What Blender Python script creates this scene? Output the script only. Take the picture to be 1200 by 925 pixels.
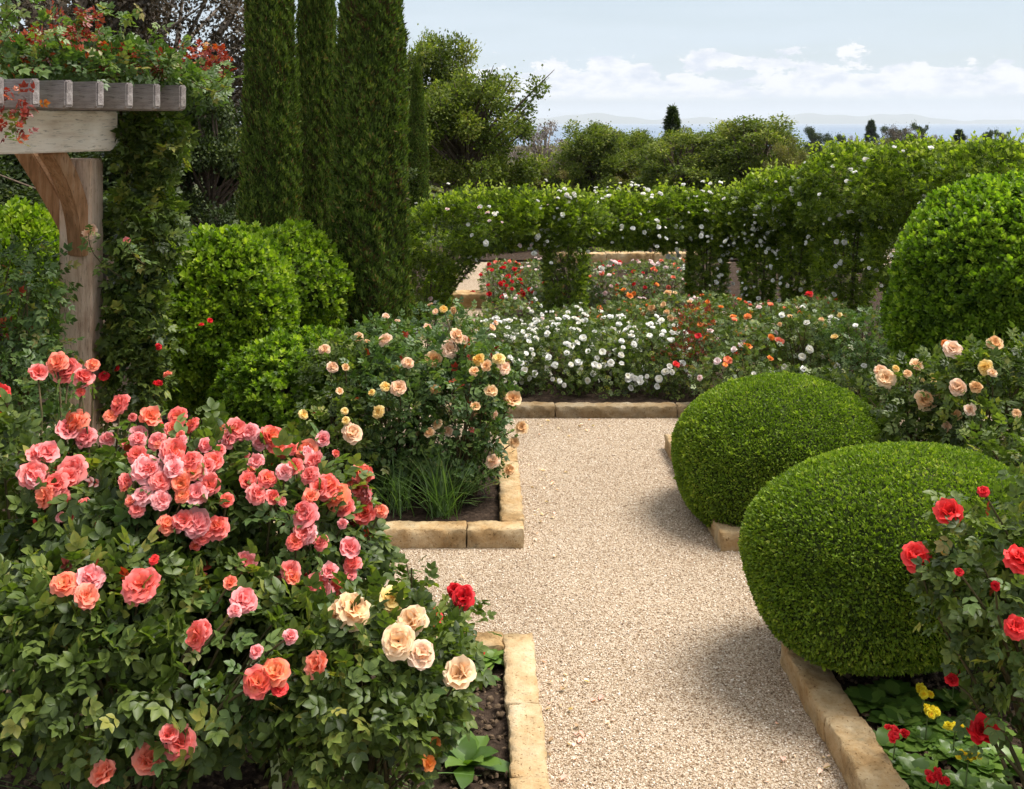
import bpy, math
import numpy as np
from mathutils import Vector

# ------------------------------------------------------------------ camera, sky, sun, exposure
for o in list(bpy.data.objects):
    bpy.data.objects.remove(o)
C = bpy.context.scene.collection
SC = bpy.context.scene
CAMZ, F, VX, VY = 2.8, 1250.0, 570.0, 143.0
cam = bpy.data.cameras.new('camera')
cam.sensor_width = 36.0
cam.lens = 36.0 * F / 1200.0
cam.shift_x = 30.0 / 1200.0
cam.shift_y = -319.5 / 1200.0
cam.clip_end = 200000
cam_o = bpy.data.objects.new('camera', cam)
cam_o.location = (0, 0, CAMZ)
cam_o.rotation_euler = (math.pi / 2, 0, 0)
C.objects.link(cam_o)
SC.camera = cam_o

SUN = Vector((0.50, 0.12, 1.0)).normalized()          # direction towards the sun
EL = math.asin(SUN.z)
AZ = math.atan2(SUN.x, SUN.y)
sl = bpy.data.lights.new('sun', 'SUN')
sl.energy = 4.2
sl.angle = math.radians(28)          # a veiled sun: soft edged shadows
sl.color = (1.0, 0.95, 0.87)
so = bpy.data.objects.new('sun', sl)
so.rotation_euler = (-SUN).to_track_quat('-Z', 'Y').to_euler()
so.location = (10, 5, 30)
C.objects.link(so)

SC.view_settings.view_transform = 'Standard'
SC.view_settings.look = 'None'
SC.view_settings.gamma = 1.0
SC.view_settings.exposure = 0.66
SC.view_settings.use_curve_mapping = False
SC.cycles.max_bounces = 6
SC.cycles.diffuse_bounces = 3
SC.cycles.glossy_bounces = 2
SC.cycles.transmission_bounces = 3
SC.cycles.volume_bounces = 0
SC.cycles.transparent_max_bounces = 4
SC.cycles.use_adaptive_sampling = True
SC.cycles.adaptive_threshold = 0.02
SC.cycles.use_denoising = True
SC.cycles.sample_clamp_indirect = 4.0


class NT:
    """small node-tree writer"""
    def __init__(s, tree):
        s.t = tree
        s.n = tree.nodes
        s.n.clear()

    def new(s, kind, **kw):
        nd = s.n.new(kind)
        for k, v in kw.items():
            setattr(nd, k, v)
        return nd

    def put(s, sock, v):
        if v is None:
            return
        if isinstance(v, bpy.types.NodeSocket):
            s.t.links.new(v, sock)
        elif isinstance(v, (tuple, list)) and len(v) == 3 and sock.type == 'RGBA':
            sock.default_value = (*v, 1)
        else:
            sock.default_value = v

    def math(s, op, a, b=None, c=None, clamp=False):
        nd = s.new('ShaderNodeMath', operation=op, use_clamp=clamp)
        s.put(nd.inputs[0], a)
        s.put(nd.inputs[1], b)
        s.put(nd.inputs[2], c)
        return nd.outputs[0]

    def mix(s, f, a, b, mode='MIX'):
        nd = s.new('ShaderNodeMix', data_type='RGBA', blend_type=mode)
        s.put(nd.inputs['Factor'], f)
        s.put(nd.inputs['A'], a) if False else s.put(nd.inputs[6], a)
        s.put(nd.inputs[7], b)
        return nd.outputs[2]

    def noise(s, vec, scale, detail=4, rough=0.55, out='Fac'):
        nd = s.new('ShaderNodeTexNoise')
        s.put(nd.inputs['Vector'], vec)
        nd.inputs['Scale'].default_value = scale
        nd.inputs['Detail'].default_value = detail
        nd.inputs['Roughness'].default_value = rough
        return nd.outputs[out]

    def ramp(s, f, stops, mode='LINEAR'):
        nd = s.new('ShaderNodeValToRGB')
        cr = nd.color_ramp
        cr.interpolation = mode
        while len(cr.elements) > 1:
            cr.elements.remove(cr.elements[0])
        cr.elements[0].position = stops[0][0]
        cr.elements[0].color = (*stops[0][1], 1)
        for p, c in stops[1:]:
            e = cr.elements.new(p)
            e.color = (*c, 1)
        s.put(nd.inputs[0], f)
        return nd.outputs[0]

    def rng(s, v, a, b, c, d, smooth=False):
        nd = s.new('ShaderNodeMapRange')
        nd.interpolation_type = 'SMOOTHSTEP' if smooth else 'LINEAR'
        for i, x in enumerate((v, a, b, c, d)):
            s.put(nd.inputs[i], x)
        return nd.outputs[0]


world = bpy.data.worlds.new('World')
SC.world = world
world.use_nodes = True
w = NT(world.node_tree)
sky = w.new('ShaderNodeTexSky', sky_type='NISHITA')
sky.sun_disc = False
sky.sun_elevation = EL
sky.sun_rotation = AZ
sky.air_density = 1.0
sky.dust_density = 1.6
sky.ozone_density = 1.2
tc = w.new('ShaderNodeTexCoord')
sep = w.new('ShaderNodeSeparateXYZ')
w.put(sep.inputs[0], tc.outputs['Generated'])
dz = sep.outputs[2]
cmb = w.new('ShaderNodeCombineXYZ')
w.put(cmb.inputs[0], w.math('MULTIPLY', sep.outputs[0], 11.0))
w.put(cmb.inputs[1], w.math('MULTIPLY', sep.outputs[1], 9.0))
w.put(cmb.inputs[2], w.math('MULTIPLY', dz, 26.0))
n1 = w.noise(cmb.outputs[0], 1.9, 10, 0.62)
n2 = w.noise(cmb.outputs[0], 3.5, 6, 0.6)
# cumulus bank low over the sea: solid near its flat base, lumpy at its top
top = w.math('ADD', w.math('MULTIPLY', w.math('SUBTRACT', n1, 0.5), 0.125), 0.056)
bank = w.rng(w.math('SUBTRACT', top, dz), -0.001, 0.006, 0.0, 1.0, True)
base = w.rng(dz, 0.017, 0.026, 0.0, 1.0, True)
bank = w.math('MULTIPLY', bank, base)
bank = w.math('MULTIPLY', bank, w.rng(n2, 0.25, 0.5, 0.85, 1.0, True))
# thin high veil
cm2 = w.new('ShaderNodeCombineXYZ')
w.put(cm2.inputs[0], w.math('MULTIPLY', sep.outputs[0], 3.0))
w.put(cm2.inputs[1], w.math('MULTIPLY', sep.outputs[1], 3.0))
w.put(cm2.inputs[2], w.math('MULTIPLY', dz, 22.0))
n3 = w.noise(cm2.outputs[0], 1.4, 5, 0.5)
veil = w.rng(n3, 0.35, 0.7, 0.7, 0.95, True)
CLOUD = (8.8, 9.0, 9.5)
skyc = w.mix(veil, sky.outputs[0], (5.35, 6.15, 6.85))
skyc = w.mix(bank, skyc, w.ramp(n2, [(0.36, (5.6, 6.0, 6.9)), (0.56, (7.5, 7.55, 7.7))]))
low = w.rng(dz, 0.010, 0.024, 0.85, 0.0, True)
skyc = w.mix(low, skyc, (5.3, 5.8, 6.75))
# brighter veil added high overhead, out of view, to raise the ambient fill
skyc = w.mix(w.rng(dz, 0.22, 0.75, 0.0, 1.0, True), skyc, (9.6, 9.8, 10.0))
bg = w.new('ShaderNodeBackground')
w.put(bg.inputs[0], skyc)
bg.inputs[1].default_value = 0.086
wo = w.new('ShaderNodeOutputWorld')
w.put(wo.inputs[0], bg.outputs[0])


# ------------------------------------------------------------------ helpers
def P(x, y, D):
    """a place seen at photo point (x, y), D metres ahead"""
    return np.array([(x - VX) * D / F, D, CAMZ - (y - VY) * D / F])


def tag(o, label=None, cat=None, group=None, kind=None):
    if label: o['label'] = label
    if cat: o['category'] = cat
    if group: o['group'] = group
    if kind: o['kind'] = kind
    return o


def empty(name, loc, label, cat, group=None, rz=0):
    o = bpy.data.objects.new(name, None)
    o.location = loc
    o.rotation_euler = (0, 0, rz)
    o.empty_display_size = 0.2
    C.objects.link(o)
    return tag(o, label, cat, group)


def mesh_np(name, V, Fq, mat, tint=None, vtint=None, smooth=True):
    V = np.asarray(V, np.float32)
    Fq = np.asarray(Fq, np.int32)
    me = bpy.data.meshes.new(name)
    me.vertices.add(len(V))
    me.vertices.foreach_set('co', V.ravel())
    k = Fq.shape[1]
    me.loops.add(Fq.size)
    me.loops.foreach_set('vertex_index', Fq.ravel())
    me.polygons.add(len(Fq))
    me.polygons.foreach_set('loop_start', np.arange(0, Fq.size, k, dtype=np.int32))
    me.polygons.foreach_set('loop_total', np.full(len(Fq), k, np.int32))
    me.update(calc_edges=True)
    if smooth:
        me.polygons.foreach_set('use_smooth', np.ones(len(Fq), bool))
    if tint is not None:
        a = me.attributes.new('tint', 'FLOAT', 'FACE')
        a.data.foreach_set('value', np.asarray(tint, np.float32))
    if vtint is not None:
        a = me.attributes.new('tint', 'FLOAT', 'POINT')
        a.data.foreach_set('value', np.asarray(vtint, np.float32))
    me.materials.append(mat)
    return me


def link(name, me, parent=None, loc=None):
    o = bpy.data.objects.new(name, me)
    C.objects.link(o)
    if parent is not None:
        o.parent = parent
    if loc is not None:
        o.location = loc
    return o


def unit(a):
    return a / np.maximum(np.linalg.norm(a, axis=-1, keepdims=True), 1e-9)


def frames(d, n):
    """matrices whose y axis is d and whose z axis is close to n"""
    y = unit(d)
    x = unit(np.cross(y, n))
    z = np.cross(x, y)
    return np.stack([x, y, z], axis=-1)


def inst(proto, M, T, S):
    """copies of proto (V, F) by frames M, places T, sizes S (k,) or (k,3)"""
    PV, PF = proto
    S = np.asarray(S)
    if S.ndim == 1:
        S = np.repeat(S[:, None], 3, 1)
    L = PV[None] * S[:, None, :]
    V = np.einsum('kij,knj->kni', M, L) + T[:, None, :]
    k, n = len(T), len(PV)
    Fq = PF[None] + (np.arange(k) * n)[:, None, None]
    return V.reshape(-1, 3), Fq.reshape(-1, PF.shape[1])


def rep(t, proto):
    return np.repeat(t, len(proto[1]))


def join(parts):
    Vs, Fs, o = [], [], 0
    for V, Fq in parts:
        Vs.append(V)
        Fs.append(np.asarray(Fq) + o)
        o += len(V)
    return np.concatenate(Vs), np.concatenate(Fs)


def tube(pts, rad, sides=5):
    pts = np.asarray(pts, float)
    n = len(pts)
    rad = np.broadcast_to(np.asarray(rad, float), (n,))
    tan = unit(np.gradient(pts, axis=0))
    up = np.array([0.31, 0.87, 0.12])
    x = unit(np.cross(tan, up))
    y = np.cross(tan, x)
    a = np.arange(sides) * 2 * math.pi / sides
    V = pts[:, None] + rad[:, None, None] * (np.cos(a)[None, :, None] * x[:, None] + np.sin(a)[None, :, None] * y[:, None])
    V = V.reshape(-1, 3)
    Fq = []
    for i in range(n - 1):
        for j in range(sides):
            k = (j + 1) % sides
            Fq.append((i * sides + j, i * sides + k, (i + 1) * sides + k, (i + 1) * sides + j))
    return V, np.array(Fq)


# leaf shapes; y is the length
DIAMOND = (np.array([[0, 0, 0], [0.30, 0.45, 0.05], [0, 1, -0.05], [-0.30, 0.45, 0.05]]), np.array([[0, 1, 2, 3]]))
NARROW = (np.array([[0, 0, 0], [0.13, 0.4, 0.03], [0, 1, -0.08], [-0.13, 0.4, 0.03]]), np.array([[0, 1, 2, 3]]))


def leafgrid(rows, fold=0.1, droop=0.12):
    V, Fq = [], []
    for (t, wd) in rows:
        for u in (-1, 0, 1):
            V.append([u * wd, t, abs(u) * fold * wd / 0.3 - droop * t * t])
    for i in range(len(rows) - 1):
        for j in range(2):
            a = i * 3 + j
            Fq.append([a, a + 1, a + 4, a + 3])
    return np.array(V), np.array(Fq)


LEAF_HI = leafgrid([(0, 0.03), (0.22, 0.25), (0.5, 0.33), (0.78, 0.21), (1, 0.015)])
LEAF_MID = leafgrid([(0, 0.05), (0.45, 0.34), (1, 0.03)])
OBOV = leafgrid([(0, 0.03), (0.6, 0.26), (0.88, 0.2), (1, 0.03)], 0.06, 0.1)
STRAP = leafgrid([(0, 0.05), (0.3, 0.16), (0.6, 0.24), (0.85, 0.18), (1, 0.02)], 0.05, 0.35)


def compound(leaf, pairs=2, seed=0):
    """a rose leaf: leaflets in pairs along a rachis"""
    r = np.random.default_rng(seed)
    parts = []
    def one(px, py, ang, s):
        V = leaf[0] * s
        c, sn = math.cos(ang), math.sin(ang)
        R = np.array([[c, -sn, 0], [sn, c, 0], [0, 0, 1]])
        V = V @ R.T
        V = V + np.array([px, py, -0.12 * py * py + r.normal() * 0.01])
        parts.append((V, leaf[1]))
    one(0, 0.62, r.normal() * 0.1, 0.42)
    for i in range(pairs):
        yy = 0.58 - i * 0.27
        for sgn in (-1, 1):
            one(0, yy, sgn * -1.05 + r.normal() * 0.15, 0.36 - 0.04 * i)
    return join(parts)


CL_HI = compound(LEAF_HI, 2, 1)
CL_MID = compound(LEAF_MID, 2, 2)
CL_LOW = compound(DIAMOND, 2, 3)


def rosette(leaf, n, seed, spread=0.9):
    r = np.random.default_rng(seed)
    k = n
    az = np.arange(k) * 2.4 + r.normal(0, 0.2, k)
    el = np.linspace(spread, 0.15, k)
    d = np.stack([np.cos(az) * np.sin(el), np.cos(el), np.sin(az) * np.sin(el)], 1)
    nn = unit(np.array([0, 1.0, 0]) - d * 0.6 + r.normal(0, .08, (k, 3)))
    return inst(leaf, frames(d, nn), np.stack([np.zeros(k), np.linspace(0, .25, k), np.zeros(k)], 1), r.uniform(0.7, 1, k))


ROS = rosette(DIAMOND, 7, 5, 1.25)
ROS_OB = rosette(OBOV, 7, 6, 1.25)


def lump(u, seed, f=3.0):
    """smooth unevenness on the unit sphere, about -1..1"""
    r = np.random.default_rng(seed)
    s = np.zeros(len(u))
    for i in range(6):
        k = r.normal(size=3) * f * (1 + 0.5 * i)
        s += np.sin(u @ k + r.uniform(0, 6.28)) / (1 + 0.4 * i)
    return s / 2.2


def sphere_dirs(n, r, zmin=-1):
    z = r.uniform(zmin, 1, n)
    a = r.uniform(0, 2 * math.pi, n)
    q = np.sqrt(1 - z * z)
    return np.stack([q * np.cos(a), q * np.sin(a), z], 1)


def shell(blobs, n, r, depth=0.15, rough=0.10, seed=0, zmin=0.03, f=3.0, thin=0.25):
    """points and outward normals over the union of ellipsoids (c, r)"""
    B = [(np.array(c, float), np.array(q, float)) for c, q in blobs]
    area = np.array([(q[0] * q[1] + q[1] * q[2] + q[0] * q[2]) for _, q in B])
    pick = r.choice(len(B), n, p=area / area.sum())
    u = sphere_dirs(n, r)
    Cc = np.array([b[0] for b in B])[pick]
    Rr = np.array([b[1] for b in B])[pick]
    lm = np.zeros(n)
    for i in range(len(B)):
        m = pick == i
        lm[m] = lump(u[m], seed * 31 + i, f)
    fac = 1 + rough * lm - np.abs(r.normal(0, depth, n))
    if thin > .3:
        fac += np.where(r.uniform(size=n) < .10, r.uniform(0, .22, n), 0)
    p = Cc + u * Rr * fac[:, None]
    nn = unit(u / Rr)
    keep = (p[:, 2] > zmin)
    for i, (c, q) in enumerate(B):
        d = np.linalg.norm((p - c) / q, axis=1)
        keep &= ~((pick != i) & (d < 0.62))
    # thin patches so that what is behind shows through
    gap = np.sin(p[:, 0] * 9 + seed) + np.sin(p[:, 1] * 8 + 2 * seed) + np.sin(p[:, 2] * 10 + seed * 3)
    keep &= ~((gap > 1.35) & (r.uniform(size=n) < thin * 2))
    return p[keep], nn[keep]


# ------------------------------------------------------------------ materials
MATS = {}


def pbr(t, col, rough=0.6, bump=None, spec=0.3, **kw):
    b = t.new('ShaderNodeBsdfPrincipled')
    t.put(b.inputs['Base Color'], col)
    t.put(b.inputs['Roughness'], rough)
    b.inputs['Specular IOR Level'].default_value = spec
    if bump is not None:
        t.put(b.inputs['Normal'], bump)
    return b


def mat(name):
    m = bpy.data.materials.new(name)
    m.use_nodes = True
    MATS[name] = m
    return m, NT(m.node_tree)


def leaf_mat(name, stops, transl=0.3, rough=0.42, tcol=None, spec=0.4, pale=None):
    m, t = mat(name)
    a = t.new('ShaderNodeAttribute', attribute_name='tint')
    geo = t.new('ShaderNodeNewGeometry')
    nz = t.noise(geo.outputs['Position'], 2.3, 3)
    f = t.math('ADD', a.outputs['Fac'], t.math('MULTIPLY', t.math('SUBTRACT', nz, 0.5), 0.55), clamp=True)
    col = t.ramp(f, stops)
    b = pbr(t, col, rough, spec=spec)
    tr = t.new('ShaderNodeBsdfTranslucent')
    t.put(tr.inputs[0], t.mix(1.0, col, tcol or (1.5, 1.75, 0.45), 'MULTIPLY'))
    mx = t.new('ShaderNodeMixShader')
    mx.inputs[0].default_value = transl
    t.put(mx.inputs[1], b.outputs[0])
    t.put(mx.inputs[2], tr.outputs[0])
    o = t.new('ShaderNodeOutputMaterial')
    t.put(o.inputs[0], mx.outputs[0])
    return m


ROSE_LEAF = leaf_mat('rose leaf', [(0, (.032, .05, .012)), (.45, (.078, .115, .024)), (.8, (.16, .20, .045)), (1, (.28, .26, .06))], .32, .43, spec=.28)
ROSE_LEAF_LIGHT = leaf_mat('light rose leaf', [(0, (.04, .075, .022)), (.5, (.085, .14, .04)), (.85, (.15, .21, .055)), (1, (.24, .20, .07))], .3, .42, spec=.32)
ROSE_OLIVE = leaf_mat('bronze green rose leaf', [(0, (.04, .06, .015)), (.45, (.10, .15, .035)), (.8, (.2, .235, .06)), (1, (.28, .19, .08))], .25, .45)
RED_LEAF = leaf_mat('young red leaf', [(0, (.11, .02, .015)), (.5, (.26, .035, .02)), (.8, (.38, .09, .02)), (1, (.34, .26, .05))], .35, .4, (1.4, .8, .4))
PITTO = leaf_mat('bright shrub leaf', [(0, (.045, .085, .010)), (.4, (.12, .195, .015)), (.75, (.24, .33, .026)), (1, (.38, .44, .05))], .36, .45, spec=.25)
PITTO_D = leaf_mat('deep shrub leaf', [(0, (.035, .07, .010)), (.4, (.105, .18, .016)), (.75, (.22, .32, .028)), (1, (.36, .44, .055))], .38, .45, spec=.25)
BOX = leaf_mat('box leaf', [(0, (.05, .085, .008)), (.4, (.12, .19, .014)), (.75, (.215, .295, .026)), (1, (.37, .40, .06))], .3, .5, spec=.2)
HEDGE = leaf_mat('climber leaf', [(0, (.03, .05, .010)), (.35, (.10, .15, .018)), (.7, (.21, .275, .03)), (1, (.38, .42, .06))], .34, .45, spec=.25)
CYP = leaf_mat('cypress spray', [(0, (.07, .045, .018)), (.08, (.025, .045, .009)), (.4, (.065, .105, .017)), (.72, (.115, .17, .028)), (.93, (.18, .22, .04)), (1, (.17, .12, .04))], .2, .65, spec=.15)
OAK = leaf_mat('oak leaf', [(0, (.035, .05, .010)), (.4, (.095, .125, .024)), (.75, (.18, .21, .04)), (1, (.29, .27, .07))], .32, .6, spec=.12)
OLIVE = leaf_mat('olive brown leaf', [(0, (.04, .045, .012)), (.4, (.125, .125, .03)), (.75, (.22, .205, .055)), (1, (.30, .22, .09))], .25, .55, spec=.2)
DARK = leaf_mat('dark tree leaf', [(0, (.016, .026, .008)), (.5, (.04, .06, .018)), (.85, (.085, .115, .03)), (1, (.13, .14, .04))], .2, .55, spec=.2)
BROWN = leaf_mat('brown tree leaf', [(0, (.03, .026, .018)), (.5, (.07, .052, .032)), (.85, (.12, .085, .05)), (1, (.17, .12, .08))], .2, .55, (1.2, 1.1, .8))
PALE = leaf_mat('dusty pale leaf', [(0, (.12, .10, .085)), (.5, (.24, .2, .17)), (1, (.38, .32, .28))], .2, .6, (1.1, 1, .9))
PLANT = leaf_mat('primrose leaf', [(0, (.04, .085, .014)), (.5, (.09, .165, .026)), (1, (.18, .27, .05))], .28, .35)
BLADE = leaf_mat('strap leaf', [(0, (.05, .10, .025)), (.5, (.10, .17, .045)), (1, (.2, .27, .09))], .25, .35)
PALE_LEAF = leaf_mat('pale striped leaf', [(0, (.4, .45, .2)), (1, (.6, .62, .38))], .35, .4)


def petal_mat(name, c0, c1, c2, transl=0.35):
    """c0 at the heart, c1 across the petal, c2 at the rim"""
    m, t = mat(name)
    a = t.new('ShaderNodeAttribute', attribute_name='tint')
    oi = t.new('ShaderNodeObjectInfo')
    r0 = t.math('MULTIPLY', t.math('SUBTRACT', oi.outputs['Random'], 0.5), 0.35)
    col = t.ramp(t.math('ADD', a.outputs['Fac'], r0, clamp=True), [(0.05, c0), (.5, c1), (.95, c2)])
    b = pbr(t, col, .5, spec=.25)
    tr = t.new('ShaderNodeBsdfTranslucent')
    t.put(tr.inputs[0], col)
    mx = t.new('ShaderNodeMixShader')
    mx.inputs[0].default_value = transl
    t.put(mx.inputs[1], b.outputs[0])
    t.put(mx.inputs[2], tr.outputs[0])
    o = t.new('ShaderNodeOutputMaterial')
    t.put(o.inputs[0], mx.outputs[0])
    return m


PET = {
    'coral': petal_mat('coral petal', (.90, .26, .10), (.86, .15, .125), (.90, .33, .31)),
    'pink': petal_mat('pink petal', (.90, .18, .16), (.88, .27, .27), (.93, .50, .50)),
    'salmon': petal_mat('salmon petal', (.93, .36, .12), (.92, .24, .13), (.92, .33, .25)),
    'apricot': petal_mat('apricot petal', (.88, .44, .14), (.91, .58, .30), (.93, .72, .50)),
    'yellow': petal_mat('yellow petal', (.85, .42, .04), (.90, .62, .18), (.92, .76, .40)),
    'cream': petal_mat('cream pink petal', (.82, .45, .18), (.88, .55, .34), (.93, .73, .58)),
    'buff': petal_mat('buff petal', (.62, .30, .10), (.80, .48, .22), (.88, .68, .42)),
    'red': petal_mat('red petal', (.35, .006, .01), (.66, .012, .02), (.78, .03, .04)),
    'scarlet': petal_mat('scarlet petal', (.6, .02, .015), (.85, .045, .045), (.9, .10, .09)),
    'white': petal_mat('white petal', (.80, .74, .55), (.86, .84, .78), (.9, .9, .88), .3),
    'blush': petal_mat('blush petal', (.85, .5, .45), (.88, .68, .66), (.92, .85, .84)),
    'orange': petal_mat('orange petal', (.88, .30, .02), (.88, .28, .05), (.90, .36, .14)),
    'gold': petal_mat('golden petal', (.75, .30, .01), (.85, .68, .02), (.88, .78, .06)),
}


def mk_wood(name, c0, c1, c2, stretch=(9, 9, 1.0), rough=.8):
    m, t = mat(name)
    tcn = t.new('ShaderNodeTexCoord')
    mp = t.new('ShaderNodeMapping')
    mp.inputs['Scale'].default_value = stretch
    t.put(mp.inputs[0], tcn.outputs['Object'])
    g = t.noise(mp.outputs[0], 3.0, 8, .68)
    g2 = t.noise(mp.outputs[0], 11.0, 6, .7)
    big = t.noise(tcn.outputs['Object'], 4.0, 5)
    col = t.ramp(t.math('ADD', t.math('MULTIPLY', g, .6), t.math('MULTIPLY', big, .4)), [(.34, c0), (.5, c1), (.66, c2)])
    crack = t.rng(g2, .36, .44, 0.35, 1)
    col = t.mix(1.0, col, t.ramp(crack, [(0, (0.1, .08, .07)), (1, (1, 1, 1))]), 'MULTIPLY')
    bp = t.new('ShaderNodeBump')
    bp.inputs['Strength'].default_value = .8
    bp.inputs['Distance'].default_value = .008
    t.put(bp.inputs['Height'], t.math('ADD', g, t.math('MULTIPLY', g2, .8)))
    b = pbr(t, col, rough, bp.outputs[0], .2)
    o = t.new('ShaderNodeOutputMaterial')
    t.put(o.inputs[0], b.outputs[0])
    return m


WOOD_POST = mk_wood('weathered oak post', (.33, .20, .135), (.62, .45, .34), (.75, .61, .49))
WOOD_BEAM = mk_wood('pale beam wood', (.58, .45, .35), (.82, .73, .63), (.88, .82, .74), (1.0, 9, 9))
WOOD_GREY = mk_wood('grey rafter wood', (.12, .10, .095), (.27, .235, .225), (.44, .40, .375), (1, 9, 9))
WOOD_BRACE = mk_wood('orange brown brace wood', (.14, .07, .03), (.32, .165, .08), (.46, .30, .19), (9, 9, 1))


def mk_bark(name, c0, c1):
    m, t = mat(name)
    tcn = t.new('ShaderNodeTexCoord')
    g = t.noise(tcn.outputs['Object'], 9, 6, .7)
    b = pbr(t, t.ramp(g, [(.3, c0), (.7, c1)]), .85, spec=.1)
    o = t.new('ShaderNodeOutputMaterial')
    t.put(o.inputs[0], b.outputs[0])
    return m


BARK = mk_bark('bark', (.05, .035, .025), (.16, .12, .09))
BARK_PALE = mk_bark('pale bark', (.18, .14, .11), (.34, .28, .23))
CANE = mk_bark('rose cane', (.05, .055, .02), (.13, .09, .05))
STEM_G = mk_bark('green stem', (.06, .10, .03), (.13, .15, .05))


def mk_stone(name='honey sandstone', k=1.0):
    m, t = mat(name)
    tcn = t.new('ShaderNodeTexCoord')
    geo = t.new('ShaderNodeNewGeometry')
    oi = t.new('ShaderNodeObjectInfo')
    pos = geo.outputs['Position']
    g = t.noise(pos, 5, 6, .6)
    g2 = t.noise(pos, 38, 6, .7)
    f = t.math('ADD', t.math('MULTIPLY', g, .75), t.math('MULTIPLY', g2, .25))
    f = t.math('ADD', f, t.math('MULTIPLY', t.math('SUBTRACT', oi.outputs['Random'], .5), .12))
    col = t.ramp(f, [(.32, (.27, .15, .06)), (.45, (.40, .26, .125)), (.58, (.49, .36, .21)), (.72, (.56, .46, .32))])
    stain = t.noise(pos, 2.6, 7, .7)
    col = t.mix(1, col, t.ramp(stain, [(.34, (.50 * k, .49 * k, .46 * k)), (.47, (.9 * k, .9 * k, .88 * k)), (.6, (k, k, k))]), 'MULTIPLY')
    moss = t.rng(t.noise(pos, 7, 6, .7), .60, .68, 0, .45)
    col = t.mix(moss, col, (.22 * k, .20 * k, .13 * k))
    pit = t.rng(t.noise(pos, 70, 3, .6), .30, .40, 0.0, 1)
    col = t.mix(1, col, t.ramp(pit, [(0, (.45, .36, .28)), (1, (1, 1, 1))]), 'MULTIPLY')
    bp = t.new('ShaderNodeBump')
    bp.inputs['Strength'].default_value = .7
    bp.inputs['Distance'].default_value = .012
    t.put(bp.inputs['Height'], t.math('ADD', g2, t.math('MULTIPLY', pit, .3)))
    b = pbr(t, col, .85, bp.outputs[0], .15)
    o = t.new('ShaderNodeOutputMaterial')
    t.put(o.inputs[0], b.outputs[0])
    return m


STONE = mk_stone()
STONE_SHADE = mk_stone('shade painted sandstone', .5)  # same sandstone, its colour darkened to paint in the rose bushes' shade


def mk_gravel():
    m, t = mat('pea gravel')
    geo = t.new('ShaderNodeNewGeometry')
    pos = geo.outputs['Position']
    def vor(scale, feat='F1'):
        v = t.new('ShaderNodeTexVoronoi', feature=feat)
        t.put(v.inputs['Vector'], pos)
        v.inputs['Scale'].default_value = scale
        return v
    v1 = vor(120)
    v2 = vor(170)
    big = t.noise(pos, .9, 4)
    cs = t.new('ShaderNodeSeparateColor')
    t.put(cs.inputs[0], v1.outputs['Color'])
    col = t.ramp(cs.outputs[0], [(0, (.21, .14, .085)), (.10, (.35, .255, .165)), (.40, (.50, .39, .275)), (.8, (.60, .49, .37)), (1, (.72, .625, .51))])
    gap = t.rng(v1.outputs['Distance'], .42, .75, 1.0, 0.30)
    col = t.mix(1, col, t.ramp(gap, [(0.3, (.48, .39, .31)), (.8, (1, 1, 1))]), 'MULTIPLY')
    col = t.mix(1, col, t.ramp(big, [(.3, (.76, .74, .72)), (.5, (.88, .87, .86)), (.7, (.96, .955, .95))]), 'MULTIPLY')
    h = t.math('SUBTRACT', 1.0, v1.outputs['Distance'])
    h = t.math('ADD', h, t.math('MULTIPLY', t.math('SUBTRACT', 1.0, v2.outputs['Distance']), .35))
    h = t.math('ADD', h, t.math('MULTIPLY', cs.outputs[1], .7))
    h = t.math('ADD', h, t.math('MULTIPLY', t.noise(pos, 6, 3), .6))
    bp = t.new('ShaderNodeBump')
    bp.inputs['Strength'].default_value = 1.0
    bp.inputs['Distance'].default_value = .007
    t.put(bp.inputs['Height'], h)
    b = pbr(t, col, .8, bp.outputs[0], .2)
    o = t.new('ShaderNodeOutputMaterial')
    t.put(o.inputs[0], b.outputs[0])
    m2, t = mat('loose pebble')
    a = t.new('ShaderNodeAttribute', attribute_name='tint')
    col = t.ramp(a.outputs['Fac'], [(0, (.17, .11, .07)), (.14, (.32, .23, .155)), (.5, (.49, .375, .275)), (.8, (.61, .495, .385)), (1, (.76, .67, .57))])
    b = pbr(t, col, .75, None, .25)
    o = t.new('ShaderNodeOutputMaterial')
    t.put(o.inputs[0], b.outputs[0])
    return m, m2


GRAVEL, PEBBLE = mk_gravel()


def mk_simple(name, stops, scale, bumpd=.02, rough=.95, detail=8):
    m, t = mat(name)
    geo = t.new('ShaderNodeNewGeometry')
    g = t.noise(geo.outputs['Position'], scale, detail, .65)
    bp = t.new('ShaderNodeBump')
    bp.inputs['Distance'].default_value = bumpd
    t.put(bp.inputs['Height'], g)
    b = pbr(t, t.ramp(g, stops), rough, bp.outputs[0], .1)
    o = t.new('ShaderNodeOutputMaterial')
    t.put(o.inputs[0], b.outputs[0])
    return m


SOIL = mk_simple('dark garden soil', [(.35, (.02, .013, .009)), (.6, (.06, .04, .028)), (.75, (.12, .085, .06))], 30, .03)
LAND = mk_simple('scrub land', [(.35, (.03, .04, .015)), (.55, (.06, .07, .025)), (.75, (.13, .12, .06))], .05, .3)


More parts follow.
